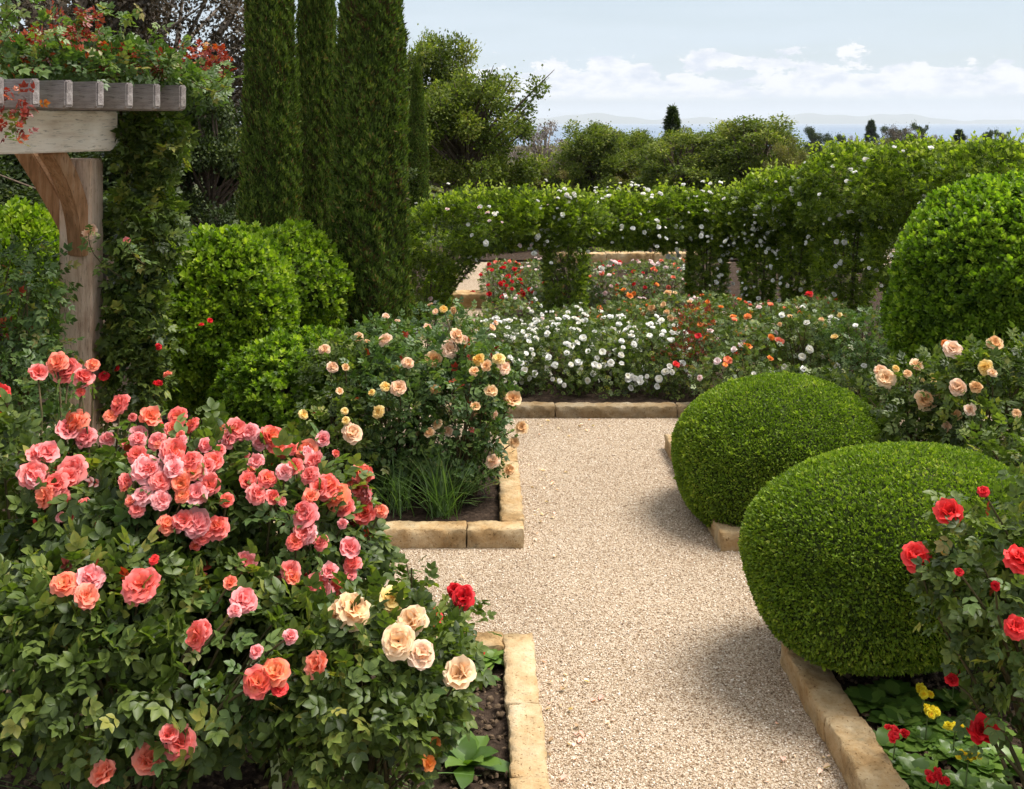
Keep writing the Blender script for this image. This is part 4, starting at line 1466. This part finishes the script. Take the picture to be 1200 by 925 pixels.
def mixc(lst, cols=('coral', 'coral', 'pink', 'salmon', 'coral', 'pink')):
    lst = list(lst) + [(a_ + rc.normal() * 13, b_ + abs(rc.normal()) * 9, c_ * rc.uniform(.55, .85)) for a_, b_, c_ in lst if rc.uniform() < .8]
    return [(a_, b_, c_, cols[int(rc.integers(len(cols)))]) for a_, b_, c_ in lst]


rose_bush([E(60, 590, 4.7, 62, 66, .3), E(60, 660, 4.6, 110, 80, .4), E(0, 570, 4.8, 44, 70, .3)], 'tall coral rose bush at the left edge, its highest blooms beside the post', mixc(c1),
          leaf=CL_HI, n=1700, size=.14, seed=1, lod=0, group=G_F, young=50, buds=14, thin=.8, base=(-1.95, 4.7))
rose_bush([E(205, 600, 4.5, 95, 95, .35), E(180, 690, 4.4, 120, 90, .4)], 'coral rose bush with the densest cluster of pink blooms below the vine', mixc(c2),
          leaf=CL_HI, n=1800, size=.14, seed=2, lod=0, group=G_F, young=60, buds=16, thin=.8, base=(-1.4, 4.5))
rose_bush([E(330, 620, 4.6, 88, 84, .35), E(372, 670, 4.5, 66, 70, .3), E(300, 710, 4.4, 100, 80, .35)], 'coral rose bush whose blooms lean over the golden kerb', mixc(c3),
          leaf=CL_HI, n=1600, size=.135, seed=3, lod=0, group=G_F, young=50, buds=16, thin=.8, base=(-.85, 4.6))
rose_bush([E(110, 765, 3.9, 150, 88, .4), E(250, 772, 4.0, 130, 80, .4), E(140, 700, 4.1, 120, 60, .35), E(340, 765, 4.0, 80, 66, .3), E(10, 785, 3.8, 70, 74, .3)],
          'nearest low rose bush of dark leaves with scattered salmon and pink blooms', c4,
          leaf=CL_HI, n=3700, size=.13, seed=4, lod=0, group=G_F, buds=8, thin=.7, base=(-1.3, 3.95), young=26)
# apricot and red roses by the kerb
rose_bush([E(430, 800, 3.9, 82, 80, .35), E(455, 840, 3.9, 60, 70, .3), E(400, 850, 3.8, 70, 50, .3), E(500, 790, 4.0, 50, 50, .25)], 'rose bush with large apricot and yellow blooms nearest the kerb end',
          [(415, 720, 37, 'apricot'), (396, 722, 30, 'apricot'), (460, 708, 30, 'yellow'), (480, 734, 36, 'apricot'), (467, 758, 38, 'apricot'), (494, 772, 32, 'cream'), (539, 796, 36, 'apricot'), (503, 900, 20, 'orange'), (510, 876, 14, 'orange')],
          leaf=CL_HI, n=2300, size=.115, seed=5, lod=0, thin=.4, base=(-.45, 3.95))
rose_bush([E(470, 690, 4.7, 34, 34, .14), E(530, 728, 4.7, 40, 22, .14), E(500, 760, 4.7, 44, 34, .2)], 'small dark leaved rose bush with two deep red blooms in front of the gravel', [(543, 704, 26, 'red'), (502, 726, 30, 'red'), (533, 697, 18, 'red')],
          leaf=CL_HI, n=230, size=.10, seed=6, lod=0, ncane=12, base=(-.3, 4.75))

# red roses at the right edge
rose_bush([E(1160, 680, 4.3, 60, 90, .3), E(1190, 770, 4.2, 60, 90, .3), E(1120, 700, 4.3, 34, 50, .2), E(1220, 650, 4.3, 50, 90, .3)], 'scarlet rose bush at the right edge in front of the clipped ball',
          [(1112, 607, 32, 'scarlet'), (1074, 656, 30, 'scarlet'), (1196, 660, 36, 'scarlet'), (1191, 740, 26, 'scarlet'), (1152, 581, 12, 'red'), (1124, 676, 10, 'red'), (1166, 693, 12, 'red'), (1115, 802, 14, 'red'), (1152, 862, 36, 'red')],
          leaf=CL_HI, n=1250, size=.11, seed=7, lod=0, thin=.8, depth=.35, young=14, base=(2.25, 4.3))
# cream roses on the right
G_RC = 'cream and apricot roses right of the clipped balls'
rose_bush([E(1075, 520, 7.4, 62, 70, .4), E(1055, 470, 7.6, 44, 44, .3)], 'cream rose bush just right of the farther clipped ball',
          [(1031, 437, 18, 'cream'), (1038, 446, 22, 'apricot'), (1074, 431, 20, 'apricot'), (1063, 441, 12, 'apricot'), (1050, 435, 10, 'yellow'), (1088, 446, 20, 'yellow'), (1085, 472, 26, 'apricot'), (1102, 471, 16, 'cream'), (1110, 503, 16, 'cream'), (1120, 490, 14, 'apricot')],
          leaf=CL_MID, n=1500, size=.12, seed=8, lod=0, group=G_RC, m=ROSE_LEAF)
rose_bush([E(1165, 500, 7.0, 70, 80, .4), E(1130, 450, 7.2, 50, 44, .3), E(1190, 460, 7.1, 50, 60, .3)], 'cream rose bush at the right edge below the very large shrub',
          [(1117, 412, 24, 'cream'), (1107, 406, 10, 'orange'), (1166, 405, 22, 'apricot'), (1122, 457, 22, 'cream'), (1144, 457, 16, 'buff'), (1154, 434, 18, 'yellow'), (1137, 484, 16, 'cream'), (1142, 537, 24, 'cream'), (1191, 488, 12, 'apricot'), (1163, 440, 12, 'apricot')],
          leaf=CL_MID, n=2000, size=.12, seed=9, lod=0, group=G_RC, m=ROSE_LEAF)
# filler foliage under them behind the near ball
rose_bush([E(1190, 570, 6.3, 60, 60, .4)], 'leafy rose bush without open blooms behind the nearer clipped ball', leaf=CL_MID, n=900, size=.12, seed=10, lod=1, group=G_RC)

# ------------------------------------------------------------------ apricot roses, left of the path
G_L2 = 'apricot roses beyond the golden kerb'
rose_bush([E(532, 485, 7.9, 60, 70, .4), E(560, 446, 8.0, 42, 42, .3), E(535, 530, 7.7, 44, 40, .25)], 'apricot rose bush leaning over the path edge',
          [(528, 412, 24, 'cream'), (520, 365, 11, 'yellow'), (560, 424, 18, 'yellow'), (570, 432, 18, 'apricot'), (584, 423, 16, 'yellow'), (591, 434, 18, 'cream'), (575, 462, 20, 'buff'), (601, 471, 22, 'apricot'), (557, 480, 14, 'buff'), (611, 504, 18, 'buff'),
           (603, 521, 14, 'buff'), (577, 543, 22, 'cream'), (597, 553, 14, 'buff'), (543, 402, 16, 'cream'), (536, 396, 20, 'cream'), (580, 490, 12, 'cream'), (556, 438, 14, 'apricot')],
          leaf=CL_MID, n=2000, size=.115, seed=11, lod=0, group=G_L2, m=ROSE_LEAF_LIGHT, young=40)
rose_bush([E(462, 500, 8.0, 68, 84, .45), E(480, 430, 8.3, 58, 42, .4)], 'apricot rose bush in the middle behind the grass clump',
          [(478, 428, 16, 'cream'), (452, 456, 14, 'yellow'), (467, 457, 20, 'cream'), (435, 463, 10, 'yellow'), (443, 486, 16, 'yellow'), (451, 401, 18, 'cream'), (420, 398, 14, 'apricot'), (431, 405, 10, 'buff'), (512, 500, 16, 'buff'), (503, 510, 16, 'apricot'), (525, 508, 14, 'cream'), (510, 459, 14, 'buff'), (508, 425, 22, 'buff'), (532, 367, 12, 'buff')],
          leaf=CL_MID, n=2100, size=.115, seed=12, lod=0, group=G_L2, m=ROSE_LEAF_LIGHT, young=30)
rose_bush([E(395, 520, 7.8, 52, 70, .4), E(400, 440, 8.2, 40, 44, .35)], 'apricot rose bush nearest the feathery shrub',
          [(405, 434, 12, 'buff'), (413, 510, 24, 'cream'), (404, 485, 10, 'yellow'), (405, 496, 10, 'yellow'), (380, 412, 14, 'cream'), (390, 433, 14, 'cream'), (356, 489, 14, 'yellow'), (398, 462, 12, 'apricot')],
          leaf=CL_MID, n=1500, size=.11, seed=13, lod=0, group=G_L2, m=ROSE_LEAF, young=16)
rose_bush([E(520, 395, 9.4, 60, 36, .4), E(440, 410, 9.3, 50, 34, .4)], 'bushy rose with few cream blooms at the foot of the big cypress', rand=[('cream', 9, .09)], leaf=CL_MID, n=1500, size=.10, seed=14, m=ROSE_LEAF_LIGHT, group=G_L2)
rose_bush([E(300, 575, 7.6, 60, 50, .4), E(230, 560, 7.6, 60, 60, .4)], 'shaded leafy rose bush behind the coral blooms', leaf=CL_MID, n=1500, size=.10, seed=15, m=ROSE_LEAF, group=G_L2)

# ------------------------------------------------------------------ white rose hedge and the mixed roses behind
G_W = 'low white rose bushes along the far kerb'
wl = ['low white rose bush at the left end of the far kerb, nearest the apricot roses', 'low white rose bush, second from the left along the far kerb', 'low white rose bush in the middle of the far kerb', 'low white rose bush next to the red leaved bush']
for k, (px, wb) in enumerate(((592, 62), (655, 54), (708, 50), (762, 48))):
    rose_bush([E(px, 428, 11.0, 44, 44, .5), E(px, 402, 11.6, 40, 26, .45)], wl[k], rand=[('white', int(wb * 1.2), .078)], leaf=CL_LOW, n=2300, size=.085, m=ROSE_OLIVE if k == 9 else ROSE_LEAF,
              seed=20 + k, group=G_W, rough=.1, thin=.2, ncane=6)
rose_bush([E(818, 402, 10.9, 34, 40, .4), E(800, 440, 10.8, 40, 34, .4)], 'dark red leaved rose bush with a few crimson blooms behind the farther ball', [(866, 415, 20, 'scarlet'), (792, 430, 14, 'scarlet'), (818, 396, 10, 'red')],
          leaf=CL_LOW, n=900, size=.085, m=ROSE_LEAF, seed=30, young=600, lod=1)
rose_bush([E(872, 412, 10.6, 40, 40, .4), E(860, 440, 10.2, 50, 30, .3)], 'bronze leaved rose bush with pink and orange blooms behind the farther ball', rand=[('orange', 7, .09), ('blush', 8, .09), ('salmon', 4, .09)], leaf=CL_LOW, n=1900, size=.09, m=ROSE_OLIVE, seed=31)
rose_bush([E(945, 408, 10.6, 48, 44, .45)], 'rounded bronze green rose bush with few white blooms right of the orange ones', rand=[('white', 12, .08), ('buff', 5, .07)], leaf=CL_LOW, n=2200, size=.085, m=ROSE_OLIVE, seed=32)
rose_bush([E(1012, 410, 10.2, 46, 44, .45)], 'green rose bush between the bronze one and the very large shrub', [(1048, 346, 9, 'orange')], rand=[('white', 8, .08), ('yellow', 4, .08)], leaf=CL_LOW, n=1900, size=.09, m=ROSE_LEAF_LIGHT, seed=33)
rose_bush([E(960, 465, 9.3, 90, 30, .3)], 'dark rose foliage low behind the farther clipped ball', rand=[('white', 4, .08)], leaf=CL_LOW, n=1500, size=.09, m=ROSE_LEAF, seed=34)

G_M = 'mixed coloured roses in the beds under the arcade'
rows = [
    (600, 372, 13.2, 34, 22, [('blush', 12, .07), ('white', 12, .07)], 'pale pink rose bush just behind the leftmost white bush', ROSE_OLIVE),
    (672, 380, 13.2, 38, 18, [('white', 20, .07)], 'white rose bush at the foot of the arcade pillar', ROSE_OLIVE),
    (736, 374, 13.2, 36, 22, [('orange', 8, .1), ('blush', 10, .08)], 'orange and pink rose bush behind the middle of the white hedge', ROSE_OLIVE),
    (790, 368, 13.0, 32, 24, [('buff', 16, .09), ('blush', 8, .08)], 'buff orange rose bush behind the red leaved bush', ROSE_OLIVE),
    (845, 372, 12.6, 36, 22, [('orange', 14, .09), ('salmon', 7, .09)], 'orange rose bush at the foot of the white flowered pillar', ROSE_OLIVE),
    (905, 378, 12.4, 34, 18, [('salmon', 7, .09), ('blush', 8, .08)], 'salmon rose bush in front of the first narrow pillar', ROSE_OLIVE),
    (960, 368, 12.2, 40, 16, [('scarlet', 5, .09)], 'rose bush with scarlet tips in front of the thick arcade corner', ROSE_OLIVE),
    (585, 344, 16.3, 26, 28, [('red', 24, .09)], 'red rose bush beside the stone step', ROSE_OLIVE),
    (622, 345, 16.6, 24, 28, [('red', 9, .09), ('blush', 6, .08), ('apricot', 4, .08)], 'mixed red and cream rose bush left of the arcade pillar', ROSE_OLIVE),
    (706, 345, 16.6, 26, 26, [('blush', 12, .09), ('salmon', 5, .1)], 'pink rose bush just right of the arcade pillar', ROSE_OLIVE),
    (745, 346, 16.6, 24, 24, [('red', 7, .1), ('orange', 7, .1)], 'red and orange rose bush seen through the right opening', ROSE_OLIVE),
    (786, 340, 16.8, 26, 28, [('salmon', 8, .1), ('blush', 9, .09)], 'salmon pink rose bush at the right side of the right opening', ROSE_OLIVE),
    (590, 322, 19.5, 24, 16, [('salmon', 7, .1), ('red', 8, .09)], 'far red and salmon rose bush in the left opening', ROSE_OLIVE),
    (628, 322, 19.5, 20, 16, [('blush', 7, .09)], 'far pink rose bush in the left opening near the pillar', ROSE_OLIVE),
    (710, 322, 19.5, 24, 14, [('red', 7, .1), ('blush', 4, .1)], 'far red rose bush in front of the thin pale kerb', ROSE_OLIVE),
    (752, 322, 19.5, 24, 14, [('blush', 10, .1)], 'far pink rose bush in front of the thin pale kerb', ROSE_OLIVE),
    (792, 320, 19.5, 20, 16, [('salmon', 7, .1), ('white', 5, .1)], 'far salmon and white rose bush at the end of the thin pale kerb', ROSE_OLIVE),
    (768, 298, 22.5, 34, 12, [('red', 9, .1)], 'row end bush of crimson roses behind the thin pale kerb', ROSE_LEAF_LIGHT),
    (560, 395, 12.6, 30, 20, [('blush', 12, .08), ('white', 8, .07)], 'blush rose bush at the left end of the middle bed, near the gravel', ROSE_OLIVE),
    (650, 352, 15.4, 26, 20, [('white', 10, .08), ('red', 4, .08)], 'small white and red rose bush at the foot of the pillar on its left', ROSE_OLIVE),
    (682, 352, 15.5, 22, 20, [('blush', 8, .08), ('orange', 4, .08)], 'small pink and orange rose bush at the foot of the pillar on its right', ROSE_OLIVE),
    (726, 372, 14.4, 30, 12, [('salmon', 8, .09), ('orange', 5, .09)], 'salmon rose bush low in the right opening, nearest its pillar', ROSE_OLIVE),
    (770, 370, 14.4, 30, 12, [('buff', 10, .09), ('red', 4, .09)], 'buff rose bush low in the right opening, at its far side', ROSE_OLIVE),
    (820, 378, 13.8, 30, 12, [('blush', 14, .08)], 'blush rose bush in front of the white flowered pillar', ROSE_OLIVE),
    (880, 374, 13.8, 34, 12, [('white', 14, .08), ('blush', 6, .08)], 'white and blush rose bush between the narrow pillars', ROSE_OLIVE),
    (935, 372, 13.6, 34, 12, [('white', 10, .08), ('salmon', 5, .08)], 'white and salmon rose bush before the second narrow pillar', ROSE_OLIVE),
    (716, 300, 22.5, 26, 10, [('buff', 4, .1)], 'round light green bush behind the thin pale kerb', HEDGE),
]
for k, (px, py, D, wx, wz, rnd_, lab, m_) in enumerate(rows):
    rose_bush([E(px, py, D, wx, wz, .45), E(px, py + wz, D, wx, wz, .4)], lab, rand=rnd_, leaf=CL_LOW, n=1900, size=.085, m=m_, seed=60 + k, group=G_M, ncane=4, young=50, rough=.16, thin=.25)
shrub([E(512, 345, 15.6, 14, 30, .3)], 'narrow bright green shrub left of the stone step', PITTO, 1500, .06, 230, leaf=ROS, name='small_shrub')


# ------------------------------------------------------------------ low plants
def tuft(loc, n, L, wd, m, label, seed, spread=.5, name='grass_clump', cat='plant', arch=.5):
    r = np.random.default_rng(seed)
    root = empty(name, loc, label, cat)
    V, Fq, tt = [], [], []
    for k in range(n):
        a = r.uniform(0, 6.28)
        lean = r.uniform(.05, spread)
        l = L * r.uniform(.6, 1.1)
        b = np.array([r.normal() * .05, r.normal() * .05, 0])
        dirv = np.array([math.cos(a), math.sin(a), 0])
        side = np.array([-math.sin(a), math.cos(a), 0])
        o = len(V)
        for i in range(7):
            s = i / 6
            c = b + dirv * l * (lean * s + arch * s * s * lean * 1.5) + np.array([0, 0, l * (s - arch * lean * s * s)])
            w__ = wd * (1 - s) ** .6 * (.5 + s) if i < 6 else .0005
            V += [c - side * w__, c + side * w__]
        for i in range(6):
            Fq.append([o + 2 * i, o + 2 * i + 1, o + 2 * i + 3, o + 2 * i + 2])
            tt.append(.25 + .5 * (k % 7) / 7)
    link('leaves', mesh_np('leaves', np.array(V), np.array(Fq), m, tt), root)
    return root


tuft((-.30, 7.42, .05), 120, .5, .006, BLADE, 'clump of long strappy grassy leaves behind the golden kerb', 401, .75, 'grass_clump', 'grass clump')
tuft((-.62, 7.5, .05), 70, .42, .006, BLADE, 'smaller clump of grassy leaves left of the strappy clump', 402, .8, 'grass_clump', 'grass clump')
tuft((P(95, 900, 3.9)[0], 3.95, .15), 140, .34, .004, BLADE, 'fine dark grass clump under the nearest rose leaves', 403, .9, 'grass_clump', 'grass clump', .9)
tuft((P(415, 880, 4.2)[0], 4.35, .05), 60, .3, .004, BLADE, 'fine grass clump under the apricot rose bush', 404, .9, 'grass_clump', 'grass clump', .9)
tuft((P(352, 925, 4.1)[0], 4.1, .05), 6, .34, .03, PALE_LEAF, 'few broad pale yellow green leaves at the bottom edge', 405, .45, 'broad_leaved_plant', 'plant', .3)


def primrose(loc, label, colour, nb, seed, sc=1.0, nl=26, fl=.04, cat='primrose', name='primrose', L=.125):
    r = np.random.default_rng(seed)
    root = empty(name, loc, label, cat, 'bedding plants beside the kerbs')
    az = np.arange(nl) * 2.4 + r.normal(0, .3, nl)
    el = np.linspace(1.25, .35, nl)
    d = np.stack([np.cos(az) * np.sin(el), np.sin(az) * np.sin(el), np.cos(el)], 1)
    ln = unit(np.array([0, 0, 1.0]) - d * .5)
    V, Fq = inst(STRAP, frames(d, ln), np.zeros((nl, 3)) + [0, 0, .01], np.stack([np.full(nl, L * .95), np.linspace(L * 1.0, L * .5, nl), np.full(nl, L)], 1) * sc)
    V = V + r.normal(0, .0025, V.shape)
    link('leaves', mesh_np('leaves', V, Fq, PLANT, np.repeat(r.uniform(.1, .9, nl), len(STRAP[1]))), root)
    if nb:
        V, Fq = join([tube([[0, 0, 0], [.005, 0, .06 * sc], [.01, -.01, .155 * sc]], [.004, .003, .003], 5)])
        link('flower_stalk', mesh_np('flower_stalk', V, Fq, STEM_G), root)
        for k in range(nb):
            a = r.uniform(0, 6.28)
            q = np.array([math.cos(a) * .034 * ((k % 3) / 2 + .1) + .01, math.sin(a) * .034 * ((k % 3) / 2 + .1) - .01, .16 * sc + r.uniform(-.01, .012)]) + np.array(root.location)
            bloom(root, colour, q, fl, r, 1, (math.cos(a) * .5, math.sin(a) * .5 - .4, 1), 'flower')
    return root


def gp(px, py, z=.06):
    D = F * (CAMZ - z) / (py - VY)
    return ((px - VX) * D / F, D, z)


prim = [
    (1079, 850, 'gold', 9, 'yellow primrose farthest back, nearest the clipped ball'),
    (1084, 874, 'gold', 9, 'yellow primrose just in front of the farthest one'),
    (1116, 892, 'gold', 6, 'yellow primrose beside the deep red bloom'),
    (1131, 930, 'gold', 6, 'yellow primrose nearest the bottom edge'),
    (1046, 902, 'red', 8, 'dark red primrose close to the kerb'),
    (1095, 955, 'red', 7, 'dark red primrose at the bottom edge'),
    (1115, 830, 'red', 3, 'leafy primrose with small red buds under the scarlet rose'),
]
for k, (px, py, cl, nb, lab) in enumerate(prim):
    primrose(gp(px, py), lab, cl, int(nb * 1.6), 500 + k)
for k, (px, py, lab) in enumerate([(1050, 822, 'leafy bedding plant in the shade under the nearer clipped ball'), (1150, 862, 'leafy bedding plant just behind the deep red bloom'), (1070, 842, 'leafy bedding plant directly behind the farthest yellow primrose'), (1120, 868, 'leafy bedding plant between two yellow primroses'), (1180, 900, 'leafy bedding plant at the right edge under the scarlet rose'), (1020, 830, 'leafy flowerless bedding plant nearest the kerb and ball'), (1055, 855, 'leafy bedding plant left of the yellow primroses'), (1035, 880, 'leafy bedding plant against the kerb'),
                                   (1075, 915, 'leafy bedding plant between the red and yellow primroses'), (1150, 905, 'leafy bedding plant right of the deep red bloom'), (1170, 945, 'leafy bedding plant at the bottom right corner'), (1090, 935, 'leafy bedding plant behind the lower red primrose')]):
    primrose(gp(px, py), lab, 'red', 0, 520 + k, name='bedding_plant', cat='bedding plant', L=.15)
primrose(gp(556, 800), 'red flowered primrose in the corner of the near left bed', 'red', 7, 540, sc=1.0)
primrose(gp(575, 776), 'leafy primrose tight in the kerb corner of the near left bed', 'red', 0, 541, name='bedding_plant', cat='bedding plant')
primrose(gp(528, 815), 'leafy bedding plant left of the red primrose in the near left bed', 'red', 2, 542, name='bedding_plant', cat='bedding plant')
primrose(gp(548, 900), 'light green broad leaved plant on bare soil beside the kerb', 'red', 0, 543, name='broad_leaved_plant', cat='plant', L=.2, nl=12)
primrose(gp(520, 860), 'small leafy plant under the apricot rose', 'red', 0, 544, name='broad_leaved_plant', cat='plant', L=.15, nl=12)
